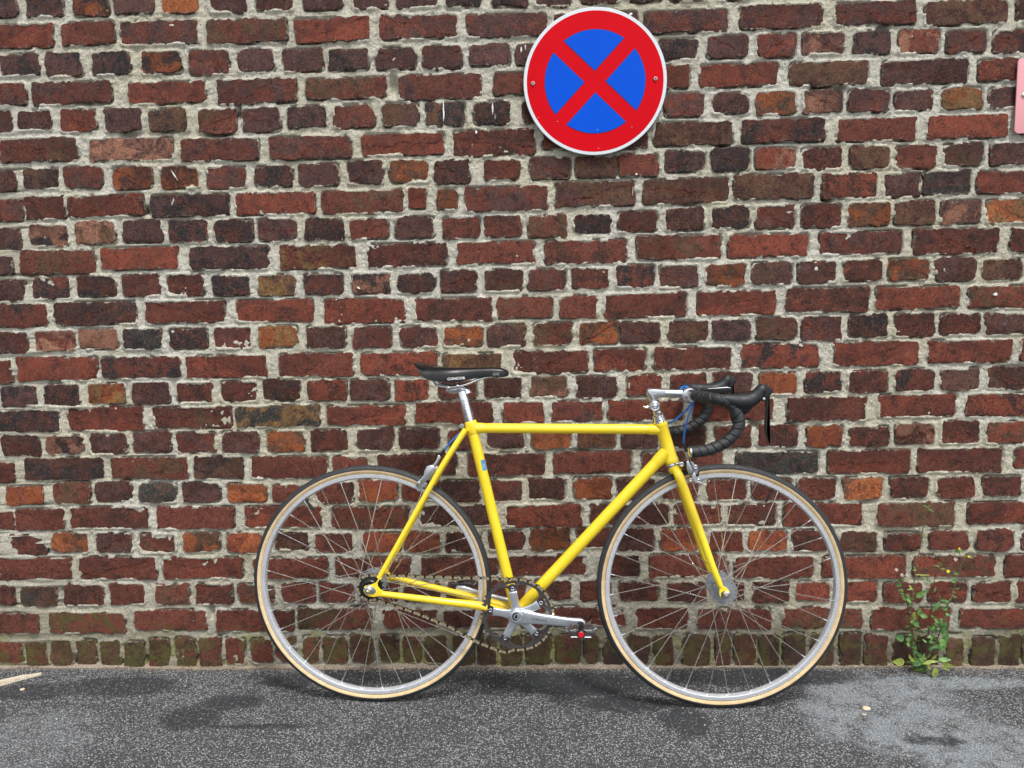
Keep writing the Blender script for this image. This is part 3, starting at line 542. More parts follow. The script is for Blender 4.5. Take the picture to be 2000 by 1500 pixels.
# ------------------------------------------------------------ ground
def mat_ground():
    n = NT('asphalt'); p = n.pos(); s = n.sep(p)
    def blob(cx, cy, rx, ry, amp=.5, sc=7):
        dx = n.m('DIVIDE', n.m('SUBTRACT', s[0], cx), rx); dy = n.m('DIVIDE', n.m('SUBTRACT', s[1], cy), ry)
        d = n.m('SQRT', n.m('ADD', n.m('MULTIPLY', dx, dx), n.m('MULTIPLY', dy, dy)))
        d = n.m('ADD', d, n.m('MULTIPLY', n.m('SUBTRACT', n.noise(p, sc, 6, .7), .5), amp * 2.6))
        return n.ss(d, .7, 1.15, 1, 0)
    warp = n.vm('ADD', p, n.vm('MULTIPLY', n.noise(p, 90, 2, col=True), (.004, .004, 0)))
    cell = n.vor(warp, 215); cid = n.n('SeparateColor'); n.put(cid.inputs[0], n.vor(warp, 215, out=1)); cr_, cg_, cb_ = cid.outputs
    cell2 = n.vor(warp, 420); c2 = n.n('SeparateColor'); n.put(c2.inputs[0], n.vor(warp, 420, out=1))
    dens = n.ss(n.noise(p, 3.2, 5, .6), .36, .62)
    base = n.mix(n.ss(n.noise(p, 40, 5, .7), .3, .7), srgb(42, 44, 48), srgb(66, 69, 73))
    base = n.mix(n.m('MULTIPLY', n.ss(n.noise(p, 900, 2), .5, .65), .5), base, srgb(104, 104, 104))
    # smooth tarry patches
    def patches(L, amp, sc):
        r = None
        for (px, py, rx, ry) in L:
            q = on_ground(px, py); q2 = on_ground(px, py - ry); q3 = on_ground(px + rx, py)
            f = blob(q.x, q.y, q3.x - q.x, q2.y - q.y, amp, sc)
            r = f if r is None else n.m('MAXIMUM', r, f)
        return r
    tar = patches([(240, 1340, 120, 20), (60, 1352, 90, 16), (370, 1400, 60, 26), (450, 1370, 70, 14), (510, 1418, 110, 5), (760, 1322, 260, 16), (1110, 1335, 190, 24), (1220, 1375, 90, 16), (1340, 1408, 50, 30),
                   (1480, 1322, 260, 18), (1825, 1447, 60, 9), (560, 1330, 60, 14)], .55, 9)
    lightp = patches([(1750, 1405, 190, 85), (1850, 1335, 190, 14), (1930, 1450, 120, 60), (1700, 1345, 70, 12), (1640, 1370, 90, 40)], .75, 5)
    lightl = patches([(50, 1450, 150, 60)], .7, 6)
    d2 = n.m('SUBTRACT', n.m('ADD', n.m('MULTIPLY', dens, .30), .52), n.m('MULTIPLY', tar, .44))
    d2 = n.m('ADD', d2, n.m('MULTIPLY', n.m('MAXIMUM', lightp, lightl), .28))
    spk = n.m('MULTIPLY', n.m('LESS_THAN', cr_, d2), n.ss(cell, .30, .55, 1, 0))
    spk2 = n.m('MULTIPLY', n.m('LESS_THAN', c2.outputs[0], n.m('MULTIPLY', d2, .8)), n.ss(cell2, .25, .5, 1, 0))
    sc_ = n.mix(cg_, srgb(112, 113, 115), srgb(212, 213, 213))
    sc_ = n.mix(n.m('GREATER_THAN', cb_, .985), sc_, srgb(196, 176, 148))
    c = n.mix(n.m('MULTIPLY', spk2, .6), base, n.mix(c2.outputs[1], srgb(110, 110, 110), srgb(180, 180, 178)))
    c = n.mix(n.m('MULTIPLY', spk, .9), c, sc_)
    # pale dust / paint residue
    veil = n.m('MULTIPLY', n.m('MAXIMUM', lightp, n.m('MULTIPLY', lightl, .35)), n.m('MULTIPLY', n.ss(n.noise(p, 260, 6, .85), .42, .56), n.ss(n.noise(p, 14, 6, .75), .36, .56)))
    c = n.mix(n.m('MULTIPLY', veil, .78), c, srgb(180, 190, 196))
    c = n.mix(n.m('MULTIPLY', n.m('MULTIPLY', tar, .85), n.ss(n.noise(p, 46, 6, .75), .34, .52)), c, n.mix(n.m('MULTIPLY', spk, .55), srgb(48, 51, 54), srgb(150, 150, 148)))
    # dirt along the wall foot
    foot = n.ss(n.m('ADD', s[1], n.m('MULTIPLY', n.m('SUBTRACT', n.noise(p, 24, 4), .5), .035)), -.024, -.004)
    c = n.mix(n.m('MULTIPLY', foot, n.ss(n.noise(p, 200, 3), .35, .6, .45, .95)), c, srgb(140, 126, 110))
    n.set(Base_Color=c, Roughness=n.m('SUBTRACT', .85, n.m('MULTIPLY', tar, .2)), Specular_IOR_Level=.4)
    h = n.m('ADD', n.m('MULTIPLY', spk, .6), n.m('ADD', n.m('MULTIPLY', spk2, .35), n.m('MULTIPLY', n.noise(p, 330, 4, .7), .7)))
    n.set(Normal=n.bump(h, .0040))
    return n.mat
M_GROUND = mat_ground()
b = MB()
xs = [-40, -8, -2] + [i * .1 for i in range(-19, 48)] + [4.8, 8, 40]; ys = [-40, -8, -3] + [-2.4 + i * .05 for i in range(0, 49)] + [.14, 1.0, 5.0, 40.0]
xs = sorted(set(round(x, 3) for x in xs)); ys = sorted(set(round(y, 3) for y in ys))
vs = []
for y in ys:
    for x in xs:
        near = max(0, 1 - abs(y + .4) / 2.0) if abs(x - 1.4) < 3.2 else 0
        q = on_ground(0, 1500)
        z = float(vnoise(np.array([x * 2.1]), np.array([y * 2.1]), 21)[0]) * .006 * near
        # keep the tyre patches true
        for cxx, cyy in ((.919, -.206), (1.878, -.239)):
            dd = math.hypot(x - cxx, y - cyy); z *= min(1, max(0, (dd - .08) / .2))
        vs.append((x, y, z))
w_ = len(xs); fs = [(j * w_ + i, j * w_ + i + 1, (j + 1) * w_ + i + 1, (j + 1) * w_ + i) for j in range(len(ys) - 1) for i in range(w_ - 1)]
b.add(vs, fs); tag(b.build('ground', M_GROUND), kind='structure')

# loose grit along the foot of the wall and scattered crumbs on the asphalt
M_GRIT = simple('grit', srgb(142, 130, 114), .95, var=.45, vscale=260, bump=.002, bscale=420)
b = MB(); rg = random.Random(3)
def pebble(b, x, y, z, r, rg):
    vs = []
    for k in range(3):
        for j in range(5):
            a = 2 * math.pi * (j + .5 * k) / 5; rr = r * (1, .95, .45)[k] * rg.uniform(.7, 1.2)
            vs.append((x + rr * math.cos(a), y + rr * math.sin(a), z + r * (-.2, .35, .75)[k]))
    fs = [(k * 5 + j, k * 5 + (j + 1) % 5, (k + 1) * 5 + (j + 1) % 5, (k + 1) * 5 + j) for k in range(2) for j in range(5)] + [(10, 11, 12, 13, 14)]
    b.add(vs, fs)
for i in range(2600):
    x = rg.uniform(-.4, 3.2); dens = .5 + .5 * math.sin(x * 3.1) * math.sin(x * 7.7 + 1)
    y = -.002 - abs(rg.gauss(0, .010 + .008 * dens)); r = rg.uniform(.0010, .0030)
    pebble(b, x, y, .0005 + max(0, .006 + y * .3) * rg.random(), r, rg)
gxs = np.arange(-.5, 3.3, .009); hs_ = []
for k_, yy_ in enumerate((0.0, .33, .66, 1.0)):
    wd_ = .017 + .016 * vnoise(gxs * 4, gxs * 0, 41) + .014 * vnoise(gxs * 23, gxs * 0, 42)
    hh_ = np.maximum(0, .0085 + .010 * vnoise(gxs * 6, gxs * 0, 43) + .006 * vnoise(gxs * 31, gxs * 0 + k_, 44)) * (1 - yy_) ** 1.3
    hs_.append([(float(x_), .004 - float(max(w__, .004)) * yy_, float(z_) - (.001 if yy_ == 1 else 0)) for x_, w__, z_ in zip(gxs, wd_, hh_)])
n_g = len(gxs); b.add([q for r in hs_ for q in r], [(r * n_g + i, (r + 1) * n_g + i, (r + 1) * n_g + i + 1, r * n_g + i + 1) for r in range(3) for i in range(n_g - 1)])
for i in range(1500):
    x = rg.uniform(-.4, 3.2); y = -.004 - abs(rg.gauss(0, .022)); pebble(b, x, y, .0005, rg.uniform(.0009, .0022), rg)
tag(b.build('grit', M_GRIT, smooth=False), 'sandy crumbs of mortar lying along the foot of the wall', 'grit', kind='stuff')
M_CRUMB = simple('light_crumbs', srgb(188, 184, 172), .9, var=.3, vscale=90)
b = MB()
for i in range(110):
    x = rg.uniform(-.2, 3.0); y = rg.uniform(-.62, -.03); pebble(b, x, y, .001, rg.uniform(.0010, .0026), rg)
tag(b.build('loose_gravel', M_CRUMB, smooth=False), 'tiny pale stone crumbs scattered over the grey asphalt', 'gravel', kind='stuff')

def stone(px, py, r, label, col, grp=None):
    q = on_ground(px, py); b = MB(); rg = random.Random(int(px)); vs, fs = [], []
    n_, k_ = 12, 6
    for k in range(k_):
        ph = math.pi * (k + .5) / k_
        for j in range(n_):
            a = 2 * math.pi * j / n_; f = rg.uniform(.82, 1.12)
            vs.append((1.3 * r * math.sin(ph) * math.cos(a) * f, r * math.sin(ph) * math.sin(a) * f, r * .55 * (math.cos(ph) + .8) * f))
    for k in range(k_ - 1):
        for j in range(n_): fs.append((k * n_ + j, (k + 1) * n_ + j, (k + 1) * n_ + (j + 1) % n_, k * n_ + (j + 1) % n_))
    fs += [tuple(range(n_)), tuple((k_ - 1) * n_ + j for j in range(n_ - 1, -1, -1))]
    b.add(vs, fs); o = b.build('stone', simple('stone_' + str(int(px)), srgb(*col), .9, var=.2, vscale=150, bump=.001), angle=60)
    o.location = q; tag(o, label, 'stone', grp)
stone(1692, 1386, .0095, 'beige pebble lying on the pale stained asphalt at the right', (205, 190, 165))
stone(1687, 1397, .005, 'smaller tan pebble just in front of the beige pebble', (190, 170, 150))
stone(44, 1348, .006, 'small cream crumb of stone lying just below the wooden stick', (205, 190, 160))

# ------------------------------------------------------------ wooden stick
def mat_wood():
    n = NT('weathered_wood'); v = n.obj(); st = n.vm('MULTIPLY', v, (1.0, 14.0, 14.0))
    f = n.noise(st, 22, 5, .7)
    c = n.mix(n.ss(f, .35, .65), srgb(172, 158, 136), srgb(222, 212, 192))
    n.set(Base_Color=c, Roughness=.85, Normal=n.bump(f, .003)); return n.mat
a = on_ground(-70, 1352); c_ = on_ground(82, 1318); d = (c_ - a); L = d.length; d.normalize()
b = MB(); sidev = Vector((-d.y, d.x, 0)); vs = []; ns = 9
for i in range(ns):
    t = i / (ns - 1); wv = (.0125 + .003 * math.sin(t * 5)) * (1 if t < .85 else 1 - (t - .85) * 4.5); hv = .009 * (1 if t < .8 else .65)
    for (sx_, sz_) in ((-1, 0), (-.8, 1), (.3, 1.15), (1, .7), (1, 0)):
        vs.append((L * t + random.uniform(-.002, .002), wv * sx_ + .002 * math.sin(t * 9), hv * sz_ + .0015 + random.uniform(-.0006, .0006)))
fs = [(i * 5 + j, i * 5 + (j + 1) % 5, (i + 1) * 5 + (j + 1) % 5, (i + 1) * 5 + j) for i in range(ns - 1) for j in range(5)] + [(4, 3, 2, 1, 0), tuple((ns - 1) * 5 + j for j in range(5))]
b.add(vs, fs); o = b.build('wood_stick', mat_wood(), smooth=False); o.location = a; o.rotation_euler = (0, 0, math.atan2(d.y, d.x))
tag(o, 'pale splintered wooden stick lying on the asphalt by the wall at the left', 'stick')

# ------------------------------------------------------------ signs
M_RED = simple('sign_red', srgb(206, 0, 20), .45, var=.03, vscale=9, spec=.10)
M_BLUE = simple('sign_blue', srgb(0, 82, 210), .45, var=.03, vscale=9, spec=.10)
M_SIGNWHITE = simple('sign_white', srgb(214, 221, 226), .4, var=.03, vscale=12)
M_NAVY = simple('sign_outline', srgb(38, 20, 80), .45, var=.02)
M_STEEL = simple('screw_steel', srgb(190, 180, 172), .4, metal=.8, var=.1)
M_DARKHOLE = simple('socket_dark', srgb(36, 34, 34), .6)
M_PINK = simple('sign_pink', srgb(226, 158, 164), .45, var=.03, vscale=10)
YS = -.020
c0 = on_wall(1162, 160, YS); rad = (on_wall(1302, 160, YS).x - on_wall(1022, 160, YS).x) / 2
sg = empty('traffic_sign', (c0.x, YS, c0.z)); sg.rotation_euler = (0, R_(-1.2), 0)
tag(sg, 'round no stopping sign, red cross and ring on blue, screwed to the brick wall', 'traffic sign')
def disc(b, r0_, y0, y1, n=96, e=.0008): b.lathe((0, 0, 0), (0, -1, 0), [(-y1, 0), (-y1, r0_ - e), (-y1 + e, r0_), (-y0 - e, r0_), (-y0, r0_ - e), (-y0, 0)] if False else [(-y1, r0_), (-y0 - e, r0_), (-y0, r0_ - e)], n); return b
b = MB(); disc(b, rad, -.0022, .0015, 128, .0012); b.build('sign_plate', M_SIGNWHITE, sg)
b = MB(); disc(b, rad * .953, -.0026, -.0015, 128, .0001); b.build('red_ring', M_RED, sg)
def wedge(R, bw, ang, y, name, mat, off=0):
    """sector between the bars; bars of half width bw at 45 deg"""
    pts = [(bw * math.sqrt(2), 0)]
    a1 = math.asin(bw / R) + math.pi / 4 * -1
    a_lo = -math.pi / 4 + math.asin(bw / R); a_hi = -a_lo
    for k in range(41): a = a_lo + (a_hi - a_lo) * k / 40; pts.append((R * math.cos(a), R * math.sin(a)))
    ca, sa = math.cos(ang), math.sin(ang)
    poly = [(x * ca - z * sa, x * sa + z * ca) for x, z in pts]
    b = MB(); b.pillow(poly, -y, .0002, 0); return b.build(name, mat, sg, smooth=False)
RB, BW = rad * .706, rad * .100
for k in range(4):
    wedge(RB, BW, k * math.pi / 2, -.0029, 'segment_outline', M_NAVY)
    wedge(RB - .0013, BW + .0011, k * math.pi / 2, -.0033, 'blue_segment', M_BLUE)
for (px, py) in ((1041, 161), (1280, 157)):
    q = on_wall(px, py, YS); x, z = q.x - c0.x, q.z - c0.z
    b = MB(); b.lathe((x, 0, z), (0, -1, 0), [(.002, .0062), (.0045, .0060), (.0062, .0045), (.0064, .0028)], 18); o = b.build('screw', M_STEEL, sg)
    b = MB(); b.lathe((x, 0, z), (0, -1, 0), [(.0060, .0026), (.0066, .0026)], 6); b.build('socket', M_DARKHOLE, o)
    b = MB(); b.tube([(x, .0008, z), (x, .024, z)], .004, 10); b.build('spacer', M_STEEL, sg)
for (px, py) in ((1087, 236), (1050, 228), (1165, 254), (1166, 290), (1232, 250)):
    q = on_wall(px, py, YS); b = MB(); b.pillow([(q.x - c0.x + .0022 * math.cos(a), q.z - c0.z + .0011 * math.sin(a)) for a in np.linspace(0, 5.5, 8)], .0034, .0002, 0)
    b.build('scratch', simple('scratch_light', srgb(220, 120, 150) if py != 254 else srgb(90, 170, 230), .5), sg, smooth=False)

YP = -.014
tl = on_wall(1988, 114, YP); bl = on_wall(1986, 261, YP)
ps = empty('wall_plate', (tl.x, YP, (tl.z + bl.z) / 2)); hh = (tl.z - bl.z) / 2; W2 = .30; rr = .012
poly = []
for (cx, cz, a0) in ((W2 - rr, hh - rr, 0), (rr, hh - rr, 90), (rr, -hh + rr, 180), (W2 - rr, -hh + rr, 270)):
    for k in range(7): a = R_(a0 + 15 * k); poly.append((cx + rr * math.cos(a), cz + rr * math.sin(a)))
b = MB(); b.pillow(poly, 0, .0018, .0005); b.build('plate', M_PINK, ps)
q = on_wall(1999, 186, YP); b = MB(); b.lathe((q.x - tl.x, 0, q.z - (tl.z + bl.z) / 2), (0, -1, 0), [(.001, .0075), (.0035, .0070), (.0055, .0045), (.006, .001)], 18)
b.build('screw', simple('screw_bright', srgb(215, 220, 222), .25, metal=.9), ps)
b = MB(); b.tube([(q.x - tl.x, .001, 0), (q.x - tl.x, .018, 0)], .004, 10); b.build('spacer', M_STEEL, ps)
tag(ps, 'pink rectangular plate with rounded corners screwed to the wall at the right edge', 'wall plate')
# ------------------------------------------------------------ bicycle
HEAD, LEAN, STEER = R_(-1.994), .035, .037
REAR = Vector((.9219, -.2013, 0)); RW = .3342
e1 = Vector((math.cos(HEAD), math.sin(HEAD), 0)); nn = Vector((-math.sin(HEAD), math.cos(HEAD), 0))
e2 = math.cos(LEAN) * Vector((0, 0, 1)) + math.sin(LEAN) * nn
e3 = e1.cross(e2)
BM = Matrix((e1, -e3, e2)).transposed().to_4x4(); BM.translation = REAR; BI = BM.inverted()
bike = empty('bicycle', mat=BM)
tag(bike, 'yellow racing bicycle with black drop handlebars and tan wall tyres leaning against the brick wall', 'bicycle')
def P(px, py, w=0.0):
    """point of the picture carried onto the bicycle's own plane, w metres towards the street side"""
    d = ray(px, py); t = ((REAR - CAM_LOC).dot(e3) + w) / d.dot(e3); return BI @ (CAM_LOC + d * t)
hf = HEAD + STEER
f1 = Vector((math.cos(hf), math.sin(hf), 0)); nf = Vector((-math.sin(hf), math.cos(hf), 0))
f2 = math.cos(LEAN) * Vector((0, 0, 1)) + math.sin(LEAN) * nf; f3 = f1.cross(f2)
FC = Vector((1.8757, -.2343, 0)) + f2 * RW
def PF(px, py, w=0.0):
    d = ray(px, py); t = ((FC - CAM_LOC).dot(f3) + w) / d.dot(f3); return BI @ (CAM_LOC + d * t)
FMAT = Matrix((BI.to_3x3() @ f1, BI.to_3x3() @ -f3, BI.to_3x3() @ f2)).transposed()      # front frame axes in bicycle space
FCL = BI @ FC; RCL = Vector((0, 0, RW))
YV = Vector((0, -1, 0))                           # towards the street, bicycle space
YF = FMAT @ YV
def W(v, w): return Vector((v.x, -w, v.z))

M_YEL = simple('yellow_paint', srgb(244, 210, 34), .38, coat=.45, var=.01, vscale=8)
M_CHROME = simple('chrome', srgb(222, 224, 226), .14, metal=1, var=.0, vscale=2)
M_SILVER = simple('polished_alloy', srgb(218, 222, 226), .26, metal=1, var=.01, vscale=6)
M_CRANK = simple('crank_alloy', srgb(206, 212, 220), .36, metal=.85, var=.02, vscale=40)
M_RIM = simple('rim_alloy', srgb(224, 228, 233), .30, metal=.55, var=.05, vscale=25)
M_SPOKE = simple('spoke_steel', srgb(225, 222, 215), .25, metal=.9, var=.08)
M_HUB = simple('hub_alloy', srgb(146, 151, 156), .42, metal=.4, var=.06)
M_BLACK = simple('black_rubber', srgb(34, 35, 37), .6, var=.15, vscale=30, bump=.0004, bscale=700)
M_TYRE = simple('tread_rubber', srgb(44, 46, 48), .62, var=.18, vscale=60, bump=.0008, bscale=500)
M_HOOD = simple('hood_rubber', srgb(28, 30, 33), .5, var=.1, vscale=30, bump=.0003, bscale=900)
M_BPLAST = simple('black_plastic', srgb(24, 25, 27), .35, var=.1)
M_LEATHER = simple('saddle_leather', srgb(13, 14, 16), .30, var=.12, vscale=30, bump=.0002, bscale=900, spec=.4)
M_RING = simple('chainring_metal', srgb(96, 92, 94), .45, metal=.75, var=.12)
M_COG = simple('cog_steel', srgb(60, 62, 60), .4, metal=.8, var=.2)
M_BRASS = simple('chain_brass', srgb(214, 198, 160), .32, metal=.8, var=.1, vscale=300)
M_CHDARK = simple('chain_dark', srgb(40, 38, 35), .45, metal=.6, var=.2)
M_CABLE = simple('blue_cable', srgb(24, 112, 196), .4, var=.05, coat=.2)
M_REDCAP = simple('red_cap', srgb(200, 22, 36), .4, var=.05)
M_STICK = simple('sticker_blue', srgb(84, 150, 190), .4, var=.1)
M_WPRINT = simple('white_print', srgb(228, 228, 228), .5, var=.02)
M_DPRINT = simple('dark_print', srgb(44, 46, 52), .5, var=.02)
M_GREYPRINT = simple('grey_patch', srgb(96, 100, 102), .5, var=.05)
def mat_paint():
    n = NT('yellow_enamel'); v = n.obj()
    c = n.mix(n.ss(n.noise(v, 5, 3), .35, .65), srgb(246, 214, 40), srgb(248, 220, 48))
    c = n.mix(n.m('MULTIPLY', n.ss(n.noise(v, 26, 5, .7), .58, .74), .14), c, srgb(196, 158, 36))
    c = n.mix(n.m('MULTIPLY', n.ss(n.noise(v, 150, 3, .6), .70, .73), .8), c, srgb(96, 84, 52))
    z = n.sep(v)[2]
    c = n.mix(n.m('MULTIPLY', n.ss(n.m('ADD', z, n.m('MULTIPLY', n.noise(v, 40, 4), .12)), .28, .42, 1, 0), n.m('MULTIPLY', n.ss(n.noise(v, 90, 4, .7), .45, .65), .35)), c, srgb(140, 118, 60))
    n.set(Base_Color=c, Coat_Weight=.45, Coat_Roughness=.06, Roughness=n.ss(n.noise(v, 30, 3), .3, .7, .3, .48), Normal=n.bump(n.noise(v, 55, 3), .0006)); return n.mat
M_YEL = mat_paint()
def mat_tan():
    n = NT('tan_sidewall'); v = n.obj(); f = n.noise(v, 60, 4, .7); g = n.noise(v, 9, 3)
    c = n.mix(n.ss(f, .3, .7), srgb(210, 182, 136), srgb(226, 202, 160))
    c = n.mix(n.m('MULTIPLY', n.ss(g, .5, .7), .4), c, srgb(178, 146, 98))
    n.set(Base_Color=c, Roughness=.75, Normal=n.bump(n.noise(v, 700, 3), .0005)); return n.mat
M_TAN = mat_tan()
def mat_tape():
    n = NT('bar_tape'); v = n.obj(); f = n.noise(v, 40, 4, .6)
    c = n.mix(n.ss(f, .35, .65), srgb(26, 27, 29), srgb(44, 46, 48))
    n.set(Base_Color=c, Roughness=.5, Specular_IOR_Level=.5, Normal=n.bump(n.m('ADD', n.noise(v, 160, 3), n.noise(v, 700, 3)), .0008)); return n.mat
M_TAPE = mat_tape()

# ---- wheels: rim > tyre, hub, spokes, valve
def torus(b, C, ax, MR, prof, n=160, mats=None):
    """C centre, ax = 3x3 axes; prof of (radial, w) closed"""
    k = len(prof); base = len(b.v)
    for i in range(n):
        a = 2 * math.pi * i / n; ca, sa = math.cos(a), math.sin(a)
        for (r, w) in prof: b.v.append(tuple(C + ax @ Vector((r * ca, -w, r * sa))))
    for i in range(n):
        i2 = (i + 1) % n
        for j in range(k):
            j2 = (j + 1) % k
            b.f.append((base + i * k + j, base + i * k + j2, base + i2 * k + j2, base + i2 * k + j)); b.mi.append(mats[j] if mats else 0)
def wheel(C, ax, rear):
    yv = ax @ YV
    b = MB(); torus(b, C, ax, 0, [(.3112, .0090), (.3106, .0104), (.3020, .0102), (.3004, .0094), (.2976, .0030), (.2972, 0), (.2976, -.0030), (.3004, -.0094), (.3020, -.0102), (.3106, -.0104), (.3112, -.0090), (.3080, 0)], 160)
    wl = b.build('rear_wheel' if rear else 'front_wheel', M_RIM, bike, angle=25)
    b = MB(); prof, mats = [], []
    for k in range(20):
        a = 2 * math.pi * k / 20 + .02; r = .3218 + .0124 * math.cos(a); w = .0120 * math.sin(a); prof.append((r, w)); mats.append(0)
    for k in range(20):
        am = 2 * math.pi * (k + .5) / 20 + .02; mats[k] = 0 if math.cos(am) > .11 else 1
    torus(b, C, ax, 0, prof, 200, mats)
    b.build('tyre', [M_TYRE, M_TAN], wl, angle=80)
    # hub
    fl = .034; rf = .0365 if rear else .0345
    b = MB()
    b.lathe(C, yv, [(-.050, .008), (-.040, .011), (-fl - .002, .014), (-fl - .0015, rf), (-fl + .0015, rf), (-fl + .003, .018), (-fl + .012, .0135), (0, .0125), (fl - .012, .0135), (fl - .003, .018), (fl - .0015, rf), (fl + .0015, rf), (fl + .002, .014), (.040, .011), (.050, .008)], 40)
    hub = b.build('hub', M_HUB, wl, angle=35)
    b = MB()
    for s in (-1, 1):
        for k in range(16):
            a = 2 * math.pi * (k + (.25 if s > 0 else -.25)) / 16
            p = C + ax @ Vector((.0295 * math.cos(a), 0, .0295 * math.sin(a))) + yv * (s * fl)
            b.lathe(p - yv * .0019, yv, [(0, .0013), (.0038, .0013)], 8)
    b.build('spoke_holes', M_DARKHOLE, wl)['kind'] = 'stuff'
    # spokes
    nip = []
    for i in range(32):
        s = 1 if i % 2 else -1; tr = 1 if (i // 2) % 2 else -1
        ar = 2 * math.pi * (i + .35) / 32; ah = ar + tr * R_(64)
        hp = C + ax @ Vector(((rf - .0045) * math.cos(ah), 0, (rf - .0045) * math.sin(ah))) + yv * (s * (fl + (.0022 if tr > 0 else -.0022)))
        rp = C + ax @ Vector((.2980 * math.cos(ar), 0, .2980 * math.sin(ar))) + yv * (s * .002)
        b = MB(); b.tube([hp, hp + (rp - hp) * .5, rp], .00118, 6)
        b.build('spoke', M_SPOKE, wl)
        d = (rp - hp).normalized()
        b = MB(); b.tube([rp - d * .011, rp - d * .002, rp + d * .001], [.0015, .0020, .0022], 8); nip.append(b)
    b = MB()
    for q in nip: b.add(q.v, q.f)
    b.build('nipples', M_SILVER, wl)['kind'] = 'stuff'
    # valve
    vp = (P(598, 977) if rear else PF(1506, 961)) - C; vl = ax.transposed() @ vp; a = math.atan2(vl.z, vl.x)
    u = ax @ Vector((math.cos(a), 0, math.sin(a)))
    b = MB(); b.tube([C + u * .296, C + u * .282, C + u * .2815, C + u * .262, C + u * .258], [.0032, .0032, .0038, .0036, .0022], 12); b.build('valve', M_BLACK, wl)
    return wl
I3 = Matrix.Identity(3)
rear_w = wheel(RCL, I3, True); front_w = wheel(FCL, FMAT, False)

# ---- frame
SEAT_TOP = P(920, 829); BB = P(1008.5, 1196); HT = P(1289, 824); HB = P(1313, 903)
AX = W(P(720, 1152, .062), 0)                     # axle line measured at the dropout
def tube_part(name, pts, rad, mat=M_YEL, parent=bike, n=24, flat=None):
    b = MB(); b.tube(pts, rad, n, flat=flat); return b.build(name, mat, parent)
frame = tube_part('seat_tube', [SEAT_TOP + (SEAT_TOP - BB).normalized() * .004, BB], .0145)
b = MB(); d = (SEAT_TOP - BB).normalized()
b.tube([SEAT_TOP + d * .006, SEAT_TOP + d * .002, SEAT_TOP - d * .022, SEAT_TOP - d * .026], [.0166, .0172, .0172, .0150], 24); b.build('seat_lug', M_YEL, bike)
b = MB(); b.tube([SEAT_TOP + d * .010 , SEAT_TOP + d * .006], [.0150, .0166], 24); b.build('seat_collar', M_YEL, bike)
TTR = P(1290, 838.5); TTL = P(921, 836)
tube_part('top_tube', [TTL, TTR], .0133)
b = MB(); dd = (TTR - TTL).normalized(); b.tube([TTL, TTL + dd * .028, TTL + dd * .034], [.0150, .0146, .0134], 24); b.build('tube_lug', M_YEL, bike); b = MB(); b.tube([TTR, TTR - dd * .028, TTR - dd * .034], [.0150, .0146, .0134], 24); b.build('tube_lug', M_YEL, bike)
DTT = P(1302, 882)
tube_part('down_tube', [DTT, BB], .0158)
b = MB(); dd = (BB - DTT).normalized(); b.tube([DTT, DTT + dd * .036, DTT + dd * .043], [.0180, .0172, .0158], 24); b.build('tube_lug', M_YEL, bike)
hd = (HT - HB).normalized()
b = MB(); b.tube([HB, HB + hd * .003, HB + hd * .010, HB + hd * .013, HT - hd * .013, HT - hd * .010, HT - hd * .002, HT], [.0180, .0186, .0184, .0168, .0168, .0184, .0186, .0180], 28); b.build('head_tube', M_YEL, bike)
b = MB(); b.lathe(BB, YV, [(-.034, .0205), (.034, .0205)], 32); b.build('bottom_bracket', M_YEL, bike)
b = MB(); b.lathe(BB, YV, [(-.040, .012), (-.0345, .019), (.0345, .019), (.052, .009)], 24); b.build('axle_cups', M_SILVER, bike)
# chainstays and seatstays, each side bowed round the wheel
def stay(name, pts, rad): return tube_part(name, spline(pts, 6), [rad(i / (6 * (len(pts) - 1))) for i in range(6 * (len(pts) - 1) + 1)], n=16)
for s in (1, -1):
    a = W(P(747, 1160, .060), s * .060); e = W(BB, s * .022)
    mid1 = W(P(860, 1174, .050), s * .050); mid2 = W(P(940, 1184, .036), s * .036)
    if s < 0:
        a = W(AX + Vector((.030, 0, -.004)), -.060); mid1 = a.lerp(e, .5) + Vector((0, .004, 0)); mid2 = a.lerp(e, .8)
    stay('chain_stay', [a, mid1, mid2, e + Vector((-.01, 0, 0))], lambda t: .0078 + .0042 * min(1, t * 1.3))
    t0 = W(P(910, 838, .014), s * .017); q = W(P(740, 1129, .058), s * .058); m_ = W(P(827, 974, .042), s * .040)
    stay('seat_stay', [t0, W(P(868, 903, .03), s * .030), m_, q], lambda t: .0080 - .0012 * t)
b = MB(); bm = W(P(868, 903, .03), 0); bm = Vector((bm.x, 0, bm.z)); b.tube([bm + Vector((0, -.030, 0)), bm + Vector((0, .030, 0))], .0062, 14); b.build('stay_bridge', M_YEL, bike)
